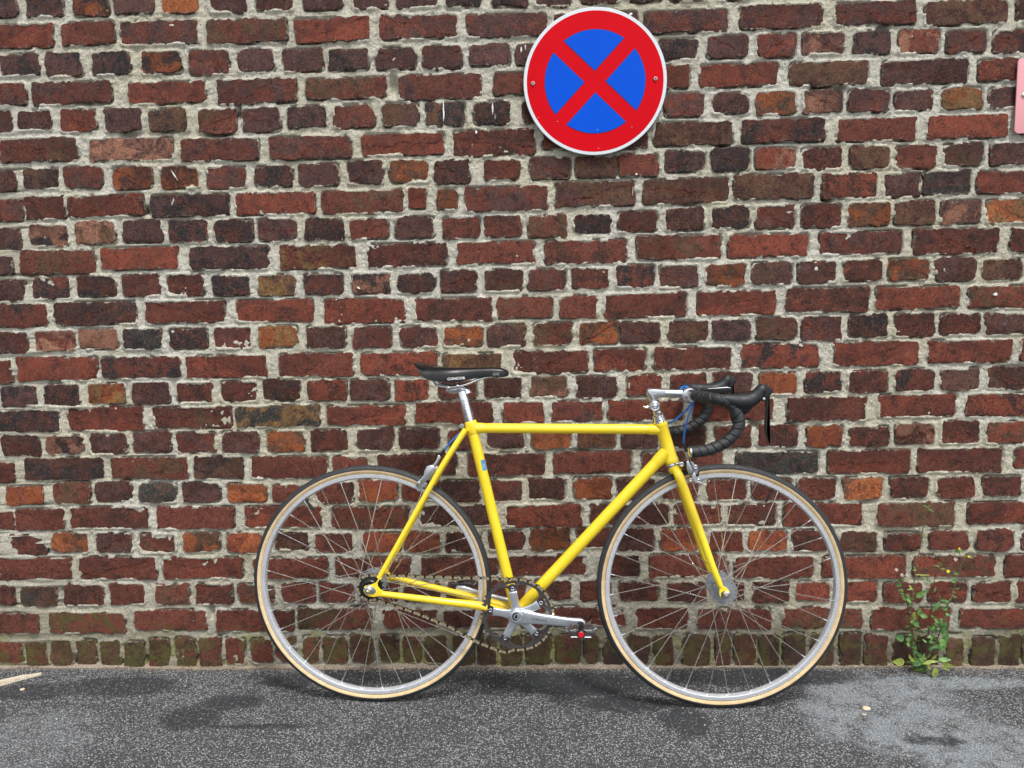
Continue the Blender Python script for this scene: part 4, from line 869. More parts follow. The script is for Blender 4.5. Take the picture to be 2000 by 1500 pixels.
# dropouts (track ends), slotted
for s in (1, -1):
    def A(px, py): q = P(px, py, .062); return (q.x, q.z)
    pl = [A(741, 1128), A(734, 1138), A(727, 1141), A(712, 1145), A(711, 1148.5), A(716, 1148.2), A(720, 1147), A(725, 1147.5), A(731, 1151), A(731, 1155), A(727, 1157), A(716, 1155.8), A(713, 1153), A(710.5, 1151),
          A(710.8, 1155), A(714, 1160.5), A(721, 1164.5), A(731, 1165.5), A(741, 1163.8), A(749, 1165), A(749, 1155), A(743, 1151.5), A(738.5, 1146), A(737.5, 1139), A(741, 1132), A(745, 1130)]
    b = MB(); b.pillow(pl, s * .062, .0030, .0010); b.build('dropout', M_YEL, bike, angle=30)
    pl2 = [A(714, 1146.5), A(720, 1141.8), A(727, 1144.5), A(734, 1150), A(735, 1155), A(731, 1159.5), A(726, 1160.3), A(720, 1158.5), A(714, 1155)]
    b = MB(); b.pillow(pl2, s * .0622, .0034, .0004); b.build('dropout_face', M_SILVER, bike)
    c = W(AX, 0)
    b = MB(); b.lathe(c, YV * s, [(.050, .0045), (.0655, .0045), (.066, .0098), (.0675, .0105), (.0685, .0085), (.069, .0078), (.0765, .0076), (.079, .0065), (.0815, .0045), (.0835, .0030), (.0836, .0001)], 20); b.build('axle_nut', M_CHROME, bike)

# ---- fork and headset
crown = PF(1319, 917)
b = MB(); cd = (PF(1316, 905) - PF(1324, 932)).normalized(); cc = PF(1318, 914)
b.tube([cc + cd * .006, cc, cc - cd * .010], [.0172, .0185, .0165], 24); b.build('fork_crown', M_YEL, bike)
for s in (1, -1):
    L0 = PF(1321, 920) ; pts = [cc - cd * .002 + YF * (s * .008), PF(1326.5, 931, .026 * 1) + YF * (s * .026 - .026), PF(1340, 965, .030) + YF * (s * .030 - .030), PF(1366, 1035, .040) + YF * (s * .040 - .040),
                            PF(1390, 1102, .050) + YF * (s * .050 - .050), PF(1404, 1137, .053) + YF * (s * .053 - .053), PF(1408, 1146, .054) + YF * (s * .054 - .054)]
    sp_ = spline(pts, 5); k = len(sp_)
    b = MB(); b.tube(sp_, [.0122 if i / k < .3 else .0122 - .0060 * ((i / k - .3) / .7) for i in range(k)], 18); b.build('fork_blade', M_YEL, bike)
    def A(px, py): q = PF(px, py, .055); return q + YF * (s * .055 - .055)
    pl = [(1403, 1143), (1405.5, 1148), (1404.3, 1155), (1404.3, 1160), (1406.5, 1165.5), (1408, 1164.5), (1407.6, 1159.5), (1409, 1156.5), (1414, 1154), (1419, 1156.5), (1421, 1161), (1420.5, 1166), (1423, 1165.5), (1425, 1160), (1423.8, 1153.5), (1419.5, 1149), (1414, 1145.5), (1411, 1141)]
    loc = [FMAT.transposed() @ (A(x, y) - FCL) for x, y in pl]
    b = MB(); b.pillow([(q.x, q.z) for q in loc], s * .055, .0028, .0009, to=lambda p: FCL + FMAT @ p); b.build('fork_end', M_YEL, bike, angle=30)
    b = MB(); b.lathe(FCL, YF * s, [(.050, .0045), (.0580, .0045), (.0585, .0090), (.0600, .0095), (.0612, .0072), (.0680, .0070), (.0705, .0058), (.0725, .0038), (.0750, .0030), (.0752, .0001)], 20); b.build('axle_nut', M_CHROME, bike)
b = MB(); q = HB - hd * .0005
b.tube([q, q - hd * .0035, q - hd * .0040, q - hd * .0085, q - hd * .009, q - hd * .012], [.0196, .0205, .0190, .0178, .0195, .0185], 28); b.build('lower_headset', M_CHROME, bike)
b = MB(); q = HT
b.tube([q, q + hd * .004, q + hd * .0045, q + hd * .009, q + hd * .0095, q + hd * .014, q + hd * .0145, q + hd * .019, q + hd * .021], [.0190, .0185, .0172, .0172, .0155, .0152, .0165, .0162, .0130], 28); b.build('upper_headset', M_CHROME, bike)

# ---- stem: quill, arm, clamp
sa = PF(1270, 768); sb = PF(1338, 770.5); sq = PF(1280, 800)
b = MB(); b.tube([q + hd * .018, PF(1281, 797), PF(1276.5, 783), PF(1271, 770)], [.0112, .0112, .0118, .0122], 20)
stem = b.build('stem', M_SILVER, bike)
b = MB(); b.tube([PF(1263.5, 765.5), PF(1265.5, 766), PF(1300, 767.5), PF(1338, 769)], [.0085, .0112, .0112, .0112], 20, flat=(1, 1.0)); b.build('stem_arm', M_SILVER, stem)
pl = [FMAT.transposed() @ (PF(x, y) - FCL) for x, y in ((1263.5, 760), (1300, 760), (1300, 774), (1286, 774.5), (1281, 783), (1271.5, 784), (1266, 772))]
b = MB(); b.pillow([(p_.x, p_.z) for p_ in pl], 0, .0115, .004, to=lambda p: FCL + FMAT @ p); b.build('stem_elbow', M_SILVER, stem)
BARC = PF(1344, 771)
b = MB(); b.lathe(BARC, YF, [(-.021, .0150), (-.020, .0185), (-.012, .0200), (.012, .0200), (.020, .0185), (.021, .0150)], 28); b.build('bar_clamp', M_SILVER, stem)
cl = FMAT.transposed() @ (PF(1342, 784) - FCL)
b = MB(); b.pillow([(cl.x - .009, cl.z + .004), (cl.x + .012, cl.z + .006), (cl.x + .016, cl.z - .010), (cl.x + .004, cl.z - .007)], 0, .011, .002, to=lambda p: FCL + FMAT @ p); b.build('clamp_ear', M_SILVER, stem)
# bell-like round clamp on the quill
cb = PF(1278.5, 793, .012)
b = MB(); b.lathe(cb - YF * .010, YF, [(0, .0100), (.001, .0138), (.012, .0140), (.0165, .0128), (.0175, .0110), (.0168, .0088), (.0190, .0070), (.0205, .0045), (.0190, .0030), (.0196, .0001)], 28); b.build('cable_guide', M_CHROME, stem)
b = MB(); b.tube([PF(1276, 801, .01), PF(1272, 799, .01), PF(1268.5, 794, .01), PF(1267.8, 790, .01)], .0011, 8); b.build('guide_rim', M_YEL, stem)
b = MB(); b.tube([PF(1256.5, 794.5, .004), PF(1262, 795.5, .004), PF(1269, 795, .004)], [.0030, .0042, .0032], 12); b.build('guide_bolt', M_CHROME, stem)
b = MB(); b.lathe(PF(1287, 806, .008) - YF * .006, YF, [(0, .007), (.010, .0075), (.014, .005), (.0145, .001)], 16); b.build('lock_nut', M_CHROME, stem)

# ---- handlebar with wrapped tape
def LF(px, py, w): return FMAT.transposed() @ (PF(px, py, w) - FCL)
near = [LF(1349, 771.5, 0.018), LF(1360, 773.5, 0.066), LF(1371, 775.5, 0.115), LF(1384, 777.5, 0.149), LF(1400, 780, 0.165), LF(1414.5, 782.5, 0.168), LF(1429, 792, 0.168), LF(1439, 806, 0.169), LF(1444, 821, 0.170),
        LF(1440, 837.5, 0.172), LF(1430, 852, 0.173), LF(1413, 866, 0.175), LF(1392, 876, 0.176), LF(1372, 881, 0.177), LF(1349, 883, 0.178)]
def bar_path(s): return [FCL + FMAT @ Vector((q.x, q.y * s, q.z)) for q in near]
for s in (1, -1):
    pth = spline(bar_path(s), 10)
    # arc length for the tape's overlaps
    acc = [0]; 
    for i in range(1, len(pth)): acc.append(acc[-1] + (pth[i] - pth[i - 1]).length)
    tot = acc[-1]; NS = 330; pp, rr = [], []
    k = 0
    for i in range(NS + 1):
        t = tot * i / NS
        while k < len(acc) - 2 and acc[k + 1] < t: k += 1
        f = (t - acc[k]) / max(1e-9, acc[k + 1] - acc[k]); pp.append(pth[k].lerp(pth[k + 1], f))
        ph = (t / .0185) % 1.0
        rr.append(.0143 + .0010 * ph - (.0009 if ph < .10 else 0))
    b = MB(); n_ = 20; vs, fs = [], []; up = None
    for i, p_ in enumerate(pp):
        tt = (pp[min(i + 1, NS)] - pp[max(i - 1, 0)]).normalized()
        if up is None: up = Vector((0, 0, 1))
        x = up.cross(tt).normalized(); up = tt.cross(x).normalized()
        for j in range(n_):
            an = 2 * math.pi * j / n_
            # overlap line runs slantwise round the bar
            t = tot * i / NS + .0045 * math.sin(an) * 1.0
            ph = (t / .0185) % 1.0; r = .0140 + .0013 * ph - (.0011 if (ph < .10 or ph > .97) else 0)
            if i == NS: r *= .8
            vs.append(p_ + x * (r * math.cos(an)) + up * (r * math.sin(an)))
    for i in range(NS):
        for j in range(n_): fs.append((i * n_ + j, i * n_ + (j + 1) % n_, (i + 1) * n_ + (j + 1) % n_, (i + 1) * n_ + j))
    fs.append(tuple(range(n_ - 1, -1, -1))); fs.append(tuple(NS * n_ + j for j in range(n_)))
    b.add(vs, fs)
    if s == 1:
        hb = MB(); hb.lathe(BARC, YF, [(-.060, .0130), (.060, .0130)], 24); bar = hb.build('handlebar', M_SILVER, bike)
    b.build('bar_tape', M_TAPE, bar, angle=50)
    d_ = (pp[-1] - pp[-2]).normalized()
    b = MB(); b.lathe(pp[-1] - d_ * .001, d_, [(0, .0130), (.003, .0132), (.0045, .0118), (.005, .001)], 20); b.build('end_plug', M_SILVER if s == 1 else M_BPLAST, bar)

# ---- brake hoods and levers
HOOD = [(1413, 770), (1428, 769), (1442, 768.3), (1456, 768.3), (1464, 766.5), (1469, 762), (1473, 756), (1477, 749.5), (1482, 745.8), (1488, 745), (1495, 748), (1499, 752), (1504, 758), (1508.5, 762.5), (1507.5, 766), (1503.5, 770),
        (1500, 774.5), (1494.5, 780.5), (1489, 786), (1482, 791), (1474, 796), (1467, 800), (1461, 805.5), (1456.5, 811), (1450, 808), (1440, 801), (1430, 794), (1420, 785)]
LEVER = [(1493, 777), (1496, 773), (1500, 770), (1503, 768), (1503, 772), (1501, 778), (1500.3, 790), (1500.3, 805), (1500, 820), (1498.7, 834), (1498.4, 845), (1500, 855), (1502.8, 862), (1504, 867), (1502.5, 868),
         (1499, 860), (1495, 848), (1493, 836), (1493.2, 825), (1494.8, 810), (1495.4, 797), (1494.5, 788), (1492, 783)]
for s in (1, -1):
    def tof(p, s=s): return FCL + FMAT @ Vector((p.x, p.y * s, p.z))
    def hq(x, y, w=.170, tof=tof): return tof(LF(x, y, w))
    HS = .00118
    b = MB()
    sp1 = spline([hq(1411, 777.5), hq(1426, 781.5), hq(1442, 784), hq(1458, 783.5), hq(1471, 778), hq(1481, 768.5), hq(1488, 759.5), hq(1490.5, 754)], 4)
    r1 = [8.5, 13, 15.8, 17.0, 15.2, 12.8, 12.0, 9.0]; rr1 = []
    for i in range(len(sp1)): t = i / 4; k_ = min(int(t), len(r1) - 2); rr1.append((r1[k_] + (r1[k_ + 1] - r1[k_]) * (t - k_)) * HS)
    b.tube([sp1[0] + (sp1[0] - sp1[1]).normalized() * .003] + sp1 + [sp1[-1] + (sp1[-1] - sp1[-2]).normalized() * .006], [rr1[0] * .6] + rr1 + [rr1[-1] * .45], 20, flat=(1, 1))
    b.tube([hq(1462, 782), hq(1458, 793), hq(1455.5, 802), hq(1454.5, 808.5)], [.0170, .0155, .0105, .0045], 18)
    b.tube([hq(1432, 783), hq(1442, 793), hq(1451, 803)], [.0140, .0130, .0080], 16)
    b.tube([hq(1482, 766), hq(1492, 763), hq(1501, 763.5)], [.0130, .0120, .0085], 16)
    hood = b.build('brake_hood', M_HOOD, bike, angle=180)
    rm = hood.modifiers.new('fuse', 'REMESH'); rm.mode = 'VOXEL'; rm.voxel_size = .0013; rm.use_smooth_shade = True
    sm_ = hood.modifiers.new('soft', 'SMOOTH'); sm_.iterations = 12; sm_.factor = .6
    b = MB(); b.pillow([(q.x, q.z) for q in [LF(x, y, .170) for x, y in ((1494, 753), (1499, 752), (1508.5, 761), (1507, 767), (1502, 772), (1497, 782), (1490, 784), (1488, 776), (1492, 766))]], .170, .0105, .003, to=tof); b.build('lever_bracket', M_BPLAST, hood)
    lp = [LF(x, y, .170) for x, y in LEVER]
    b = MB(); b.pillow(smooth_poly([(q.x, q.z) for q in lp], 2), .170, .0046, .0018, to=tof); b.build('brake_lever', M_BPLAST, bike, angle=50)
    b = MB(); pv = LF(1491, 779, .183); b.lathe(FCL + FMAT @ Vector((pv.x, pv.y * s, pv.z)), YF * s, [(-.02, .0032), (.006, .0032), (.007, .002)], 12); b.build('lever_pivot', M_SILVER, hood)
    cr2 = [LF(x, y, .185) for x, y in ((1452, 786), (1462, 784.5), (1472, 784), (1472, 784.8), (1462, 785.3), (1452, 787))]
    if 0: b.tube([FCL + FMAT @ Vector((q.x, q.y * s, q.z)) for q in (LF(1415, 771, .1865), LF(1420, 782, .1875), LF(1430, 792, .1865))], .0011, 6)
# silver-edged plate of the far lever seen above the tape
b = MB(); q0, q1 = PF(1370, 762, -.135), PF(1428, 757, -.135)
pl = [LF(x, y, -.130) for x, y in ((1369, 761), (1385, 758.8), (1405, 757.2), (1421, 756), (1428, 757.5), (1427, 760), (1422, 766), (1410, 768), (1390, 768.5), (1375, 766.5))]
b = MB(); b.pillow([(q.x, q.z) for q in pl], -.130, .004, .0012, to=lambda p: FCL + FMAT @ p); lp_ = b.build('lever_plate', M_BPLAST, bike)
b = MB(); b.tube([PF(1383, 759.3, -.126), PF(1403, 758.0, -.126), PF(1420, 756.6, -.126), PF(1427, 757.8, -.126)], [.0006, .0013, .0018, .0008], 8); b.build('bright_edge', M_SILVER, lp_)

# ---- saddle
ST = [  # px, top y, bottom y (skirt on the near side), half width
    (812.6, 707.5, 714, .062), (815, 708, 722, .067), (820, 710, 729, .069), (828, 711.7, 738.5, .068), (838, 713, 742.5, .064), (850, 714.8, 744.8, .057), (862, 716.2, 746.6, .048), (874, 717, 747.6, .040), (886, 717.6, 747.6, .033),
    (900, 717.8, 745.5, .028), (915, 717.8, 742, .0245), (930, 717.6, 738.5, .0225), (945, 717.3, 736.2, .021), (960, 717.2, 735.6, .020), (972, 717.8, 736.5, .019), (982, 719, 737, .017), (989, 722, 735.5, .013), (993, 726, 733.5, .008)]
vs, fs = [], []; NC = 22
for (px, ty, by, hw) in ST:
    top = P(px, ty, 0); bot = P(px, by, hw)
    zt, zb = top.z, bot.z; xm = (top.x + bot.x) / 2
    for j in range(NC + 1):
        a = math.pi * j / NC; cx_ = math.cos(a); sx_ = math.sin(a)
        w = hw * math.copysign(abs(cx_) ** .55, cx_); z = zb + (zt - zb) * (sx_ ** .75 if sx_ > 0 else 0)
        vs.append((top.x * sx_ + bot.x * (1 - sx_), -w, z))
k = NC + 1
for i in range(len(ST) - 1):
    for j in range(NC): fs.append((i * k + j, i * k + j + 1, (i + 1) * k + j + 1, (i + 1) * k + j))
    fs.append((i * k, (i + 1) * k, (i + 1) * k + NC, i * k + NC))
fs.append(tuple(range(NC, -1, -1))); fs.append(tuple((len(ST) - 1) * k + j for j in range(k)))
b = MB(); b.add(vs, fs); saddle = b.build('saddle', M_LEATHER, bike, angle=60)
for s in (1, -1):
    b = MB(); b.tube(spline([P(846, 742, .03 * 1) + Vector((0, .03 - s * .03, 0)), P(853, 752, .022) + Vector((0, .022 - s * .022, 0)), P(872, 756, .022) + Vector((0, .022 - s * .022, 0)), P(896, 754.5, .022) + Vector((0, .022 - s * .022, 0)),
                     P(915, 749.5, .020) + Vector((0, .020 - s * .020, 0)), P(935, 741, .015) + Vector((0, .015 - s * .015, 0)), P(965, 734, .010) + Vector((0, .010 - s * .010, 0))], 5), .0034, 10)
    b.build('saddle_rail', M_CHROME if s > 0 else M_SILVER, saddle)
b = MB(); q = P(968, 731, .0215)
b.pillow([(P(x, y, .0215).x, P(x, y, .0215).z) for x, y in ((962, 728.8), (975, 727.5), (975.5, 733), (962.5, 734.3))], .0212, .0006, .0002); b.build('side_patch', M_GREYPRINT, saddle)

# ---- seat post and clamp
b = MB(); t_, b_ = P(903, 765), P(918, 826); b.tube([t_ - (b_ - t_).normalized() * .004, t_, b_, b_ + (b_ - t_).normalized() * .03], [.0110, .0135, .0135, .0135], 28); post = b.build('seat_post', M_CHROME, bike)
b = MB(); b.tube(spline([P(910, 770), P(906, 762), P(897, 758.5), P(889, 761), P(880, 761.5), P(872, 759.5)], 5), [.0115, .0115, .0112, .0105, .0095, .009, .008, .008, .0078, .0076, .0075, .0075, .0075, .0075, .0075, .0075, .0075, .0072, .007, .007, .007, .0068, .0065, .006, .005, .004][:26], 16, flat=(1.5, .8)); b.build('post_head', M_SILVER, post)
for (px, py) in ((876, 757.5), (894, 754.5)):
    b = MB(); c = P(px, py, .024); b.lathe(c, YV, [(-.050, .0058), (0, .0058), (.002, .0045), (.003, .001)], 14); b.build('clamp_bolt', M_CHROME, post)
b = MB(); b.lathe(P(902.5, 832, .0), YV, [(-.008, .0065), (.008, .0065), (.009, .0045), (.0085, .0020)], 18); b.build('binder_bolt', M_HUB, bike)

# ---- text
def text(s, name, loc, xdir, zdir, size, mat, parent, ext=.0002, bold=0.0, sx=1.0):
    cu = bpy.data.curves.new('t', 'FONT'); cu.body = s; cu.size = size; cu.extrude = ext; cu.align_x = 'CENTER'; cu.align_y = 'CENTER'; cu.offset = bold; cu.resolution_u = 2
    o = bpy.data.objects.new('t', cu); COL.objects.link(o); dg = bpy.context.evaluated_depsgraph_get(); dg.update()
    me = bpy.data.meshes.new_from_object(o.evaluated_get(dg)); bpy.data.objects.remove(o); me.name = name
    x = Vector(xdir).normalized(); z = Vector(zdir); z = (z - x * z.dot(x)).normalized(); y = x.cross(z)
    M = Matrix((x * sx, z, x.cross(z))).transposed().to_4x4(); M.translation = loc
    me.transform(M); me.materials.clear(); me.materials.append(mat)
    for p_ in me.polygons: p_.use_smooth = False
    return link(name, me, parent)
a_, c_ = P(873, 741.3, .049), P(909, 738.8, .034)
text('CONCOR', 'lettering', (a_ + c_) / 2 + Vector((0, -.0012, .0008)), c_ - a_, (0, .25, 1), 0.0096, M_WPRINT, saddle, bold=.00012, sx=1.12, ext=.0004)
q = P(907.6, 796, .0140); text('DURA-ACE', 'lettering', q, (b_ - t_), Vector((1, 0, .1)), .0085, M_DPRINT, post)

# ---- rear cog, chainring, crank
CW = .0435
cogc = W(P(726, 1148, CW), 0); cogc = Vector((AX.x, 0, AX.z)); ringc = W(P(1010, 1200, CW), 0)
def toothed(nt, ro, rv, ph=0):
    pts = []
    for k in range(nt):
        for f, r in ((-.30, rv), (-.10, ro), (.10, ro), (.30, rv)):
            a = 2 * math.pi * (k + f) / nt + ph; pts.append((r * math.cos(a), r * math.sin(a)))
    return pts
PITCH = .0127; NC_, NR_ = 17, 48
rc_, rr_ = NC_ * PITCH / (2 * math.pi), NR_ * PITCH / (2 * math.pi)
b = MB(); b.pillow([(cogc.x + x, cogc.z + z) for x, z in toothed(NC_, rc_ + .0035, rc_ - .0045)], CW, .0013, .0003)
b.lathe(cogc, YV, [(.030, .030), (CW - .004, .031), (CW + .001, .0285), (CW + .0015, .0250), (CW - .002, .0240), (CW - .002, .0225), (CW + .003, .0215), (CW + .005, .019), (CW + .004, .012)], 40)
b.build('rear_cog', M_COG, bike, angle=30)
def ringmesh(b, c, outer, inner_r, w, h):
    n = len(outer); vs, fs = [], []
    for hh in (h, -h):
        for (x, z) in outer: vs.append((c.x + x, -(w + hh), c.z + z))
        for (x, z) in outer:
            a = math.atan2(z, x); vs.append((c.x + inner_r * math.cos(a), -(w + hh), c.z + inner_r * math.sin(a)))
    for i in range(n):
        j = (i + 1) % n
        fs += [(i, n + i, n + j, j), (2 * n + i, 2 * n + j, 3 * n + j, 3 * n + i), (i, j, 2 * n + j, 2 * n + i), (n + i, 3 * n + i, 3 * n + j, n + j)]
    b.add(vs, fs)
b = MB(); ringmesh(b, ringc, toothed(NR_, rr_ + .0030, rr_ - .0038), .0862, CW, .0016)
A0 = R_(99)
for k in range(5):
    a = A0 - k * R_(72)
    def pt(r, da, a=a): return (ringc.x + r * math.cos(a + da), ringc.z + r * math.sin(a + da))
    for s in (1, -1):
        inner = [(.0690, 0.0), (.073, .12), (.078, .22), (.0835, .34), (.0870, .50)]
        outer = [(.0880, .24), (.0858, .20), (.0820, .13), (.0795, .05), (.0790, 0)]
        b.pillow([pt(r, s * d_) for r, d_ in inner] + [pt(r, s * d_) for r, d_ in outer], CW, .0014, .0003)
    bx, bz = pt(.0725, 0)
    b.lathe((bx, 0, bz), YV, [(CW - .0016, .0115), (CW + .0014, .0115)], 24)
ring = b.build('chainring', M_RING, bike, angle=30)
CK = .052
for k in range(5):
    a = A0 - k * R_(72); bx, bz = ringc.x + .0725 * math.cos(a), ringc.z + .0725 * math.sin(a)
    b = MB(); b.lathe((bx, 0, bz), YV, [(CW, .0052), (CW + .003, .0052), (CW + .0036, .0042), (CW + .0030, .0026), (CW + .0012, .0022), (CW + .0012, .0001)], 18); b.build('chainring_bolt', M_CHROME, ring)
cc_ = W(P(1008, 1205, CK), 0); pe = W(P(1134, 1219, .060), 0)
cc_ = ringc.copy()
b = MB()
for k in range(5):
    a = A0 - k * R_(72); u = Vector((math.cos(a), 0, math.sin(a))); t = Vector((-math.sin(a), 0, math.cos(a)))
    poly = []
    for r, hw in ((.004, .018), (.014, .0170), (.026, .0115), (.042, .0104), (.056, .0108), (.0655, .0118)): poly.append(cc_ + u * r + t * hw)
    for r, hw in ((.0655, .0118), (.056, .0108), (.042, .0104), (.026, .0115), (.014, .0170), (.004, .018)): poly.append(cc_ + u * r - t * hw)
    b.pillow([(q.x, q.z) for q in poly], CW + .0055, .0042, .0034)
d_ = (pe - cc_).normalized(); t = Vector((-d_.z, 0, d_.x)); L = (pe - cc_).length
pol = []
prof = [(0, .0205), (.02, .0190), (.045, .0158), (.08, .0140), (.12, .0126), (.15, .0124), (L - .004, .0140), (L + .005, .0128), (L + .0115, .0080), (L + .0140, 0)]
for r, hw in prof: pol.append(cc_ + d_ * r + t * hw)
for r, hw in reversed(prof[:-1]): pol.append(cc_ + d_ * r - t * hw)
b.pillow([(q.x, q.z) for q in pol], CK + .003, .0068, .0055)
b.lathe(cc_, YV, [(CK - .005, .0205), (CK + .008, .0195), (CK + .0105, .0165), (CK + .0108, .0125), (CK + .0085, .0118), (CK + .0085, .0085), (CK + .0098, .0078), (CK + .0098, .0055), (CK + .0050, .0050), (CK + .0050, .0001)], 36)
crank = b.build('crank', M_CRANK, bike, angle=55)
b = MB(); b.lathe(cc_, YV, [(CK + .0086, .0118), (CK + .0090, .0116), (CK + .0090, .0086), (CK + .0086, .0084)], 30); b.build('crank_groove', M_COG, crank)
q = cc_ + d_ * .060 - t * .001 + YV * (CK + .0099); text('DURA-ACE', 'lettering', q, d_, t, .0080, M_DPRINT, crank, sx=1.05)
def far_crank():
    b = MB(); c2 = W(BB, 0); e = W(P(905, 1150, -.062), 0); d2 = (e - c2).normalized(); t2 = Vector((-d2.z, 0, d2.x)); L2 = .170; po = []
    for r, hw in ((0, .016), (.03, .0135), (.09, .011), (L2 - .01, .0125), (L2 + .008, .008), (L2 + .012, 0)): po.append(c2 + d2 * r + t2 * hw)
    for r, hw in ((L2 + .008, .008), (L2 - .01, .0125), (.09, .011), (.03, .0135), (0, .016)): po.append(c2 + d2 * r - t2 * hw)
    b.pillow([(q.x, q.z) for q in po], -.055, .006, .0045); b.build('crank', M_CRANK, bike, angle=55)
    return c2 + d2 * L2
fe = far_crank()
# pedals
def pedal(c, s):
    """c on the crank's end, bicycle space; s towards the street or the wall"""
    o = c + YV * (s * .060)
    b = MB(); b.lathe(o, YV * s, [(0, .0085), (.006, .0085), (.0065, .0062), (.016, .0066), (.020, .0105), (.050, .0115), (.064, .0098), (.066, .0088)], 22)
    pd = b.build('pedal', M_COG, bike)
    m_ = o + YV * (s * .040)
    b = MB()
    b.pillow([(m_.x - .034, m_.z + .004), (m_.x - .028, m_.z + .009), (m_.x + .026, m_.z + .009), (m_.x + .036, m_.z + .002), (m_.x + .030, m_.z - .010), (m_.x - .022, m_.z - .010)], s * .100 + .0, .019, .003)
    b.build('pedal_body', M_RING, pd)
    b = MB(); b.pillow([(m_.x + .012, m_.z + .0075), (m_.x + .027, m_.z + .0095), (m_.x + .031, m_.z + .001), (m_.x + .014, m_.z + .0015)], s * .104, .017, .002)
    b.pillow([(m_.x - .029, m_.z + .006), (m_.x - .014, m_.z + .0115), (m_.x - .010, m_.z + .003), (m_.x - .025, m_.z + .001)], s * .104, .017, .002)
    b.tube([(m_.x + .030, m_.y - s * .010, m_.z + .004), (m_.x + .040, m_.y - s * .002, m_.z + .006), (m_.x + .041, m_.y + s * .012, m_.z + .004), (m_.x + .034, m_.y + s * .014, m_.z)], .0018, 8)
    b.tube([(m_.x - .030, m_.y - s * .016, m_.z + .001), (m_.x - .039, m_.y - s * .006, m_.z + .003), (m_.x - .036, m_.y + s * .012, m_.z + .002)], .0018, 8)
    b.tube([(m_.x - .026, m_.y - s * .022, m_.z - .010), (m_.x + .026, m_.y - s * .022, m_.z - .010)], .0019, 10)
    b.build('cleat_jaw', M_CHROME, pd, angle=30)
    b = MB(); b.lathe(o, YV * s, [(.0655, .0098), (.069, .0098), (.070, .0085), (.0695, .0080)], 22); b.build('cap_rim', M_BPLAST, pd)
    b = MB(); b.lathe(o, YV * s, [(.066, .0078), (.0710, .0078), (.0720, .0066), (.0715, .0020), (.0718, .0001)], 22); b.build('end_cap', M_REDCAP, pd)
pedal(W(pe, 0), 1); pedal(fe, -1)

# ---- chain: every link a piece
top0 = cogc + Vector((0, 0, 1)) * rc_; 
cen, cr0, cR = cogc, rc_, rr_
dx, dz = ringc.x - cen.x, ringc.z - cen.z; D = math.hypot(dx, dz); base_a = math.atan2(dz, dx)
phi = math.asin((cR - cr0) / D); at = base_a + math.pi / 2 + phi           # upper tangent direction
path = []
# start under the cog, go round its back, over the top run, round the ring, back along the slack run
a_start = R_(-68)
def arc(c, r, a0, a1, n): return [Vector((c.x + r * math.cos(a0 + (a1 - a0) * i / n), 0, c.z + r * math.sin(a0 + (a1 - a0) * i / n))) for i in range(n + 1)]
path += arc(cen, cr0, a_start + 0, at - 2 * math.pi, 60)
path += arc(ringc, cR, at - 2 * math.pi, R_(-96) - 2 * math.pi + R_(0) if R_(-96) - 2 * math.pi < at - 2 * math.pi else R_(-96), 90)
endp = path[-1]; startp = path[0]
ctl = [P(985, 1273, CW), P(955, 1262.5, CW), P(925, 1250, CW), P(880, 1225, CW), P(840, 1208, CW), P(800, 1192, CW), P(772, 1183, CW), P(752, 1176.5, CW)]
tail = [endp] + [Vector((q.x, 0, q.z)) for q in ctl] + [startp]
path += spline(tail, 8)[1:]
acc = [0]
for i in range(1, len(path)): acc.append(acc[-1] + (path[i] - path[i - 1]).length)
NL = int(round(acc[-1] / PITCH / 2)) * 2; st = acc[-1] / NL
def at_len(t):
    t %= acc[-1]; lo, hi = 0, len(acc) - 1
    while hi - lo > 1:
        m_ = (lo + hi) // 2
        if acc[m_] <= t: lo = m_
        else: hi = m_
    return path[lo].lerp(path[hi], (t - acc[lo]) / max(1e-9, acc[hi] - acc[lo]))
def link_mesh(outer):
    b = MB(); h = PITCH / 2; r = .0039; pl = []
    for k in range(7): a = -math.pi / 2 + math.pi * k / 6; pl.append((h + r * math.cos(a), r * math.sin(a)))
    pl.append((0, .0017))
    for k in range(7): a = math.pi / 2 + math.pi * k / 6; pl.append((-h + r * math.cos(a), r * math.sin(a)))
    pl.append((0, -.0017))
    wv = .0040 if outer else .0026
    for s in (1, -1): b.pillow(pl, s * wv, .0006, 0, m=0)
    if outer:
        for x in (-h, h): b.lathe((x, 0, 0), YV, [(-.0053, .0017), (.0053, .0017)], 8, m=1)
    else:
        for x in (-h, h): b.lathe((x, 0, 0), YV, [(-.0022, .0037), (.0022, .0037)], 8, m=1)
    return b.mesh('chain_link', [M_BRASS, M_SILVER] if outer else [M_CHDARK, M_CHDARK], smooth=False)
ml = [link_mesh(True), link_mesh(False)]
chain = None
for i in range(NL):
    a, c = at_len(i * st), at_len((i + 1) * st); d2 = c - a; ang = math.atan2(d2.z, d2.x)
    o = bpy.data.objects.new('chain_link' if chain else 'chain', ml[i % 2]); COL.objects.link(o)
    Mx = Matrix.Translation(Vector(((a.x + c.x) / 2, -CW, (a.z + c.z) / 2))) @ Matrix.Rotation(-ang, 4, 'Y')
    if chain is None: chain = o; o.parent = bike; o.matrix_basis = Mx; CI = Mx.inverted()
    else: o.parent = chain; o.matrix_basis = CI @ Mx

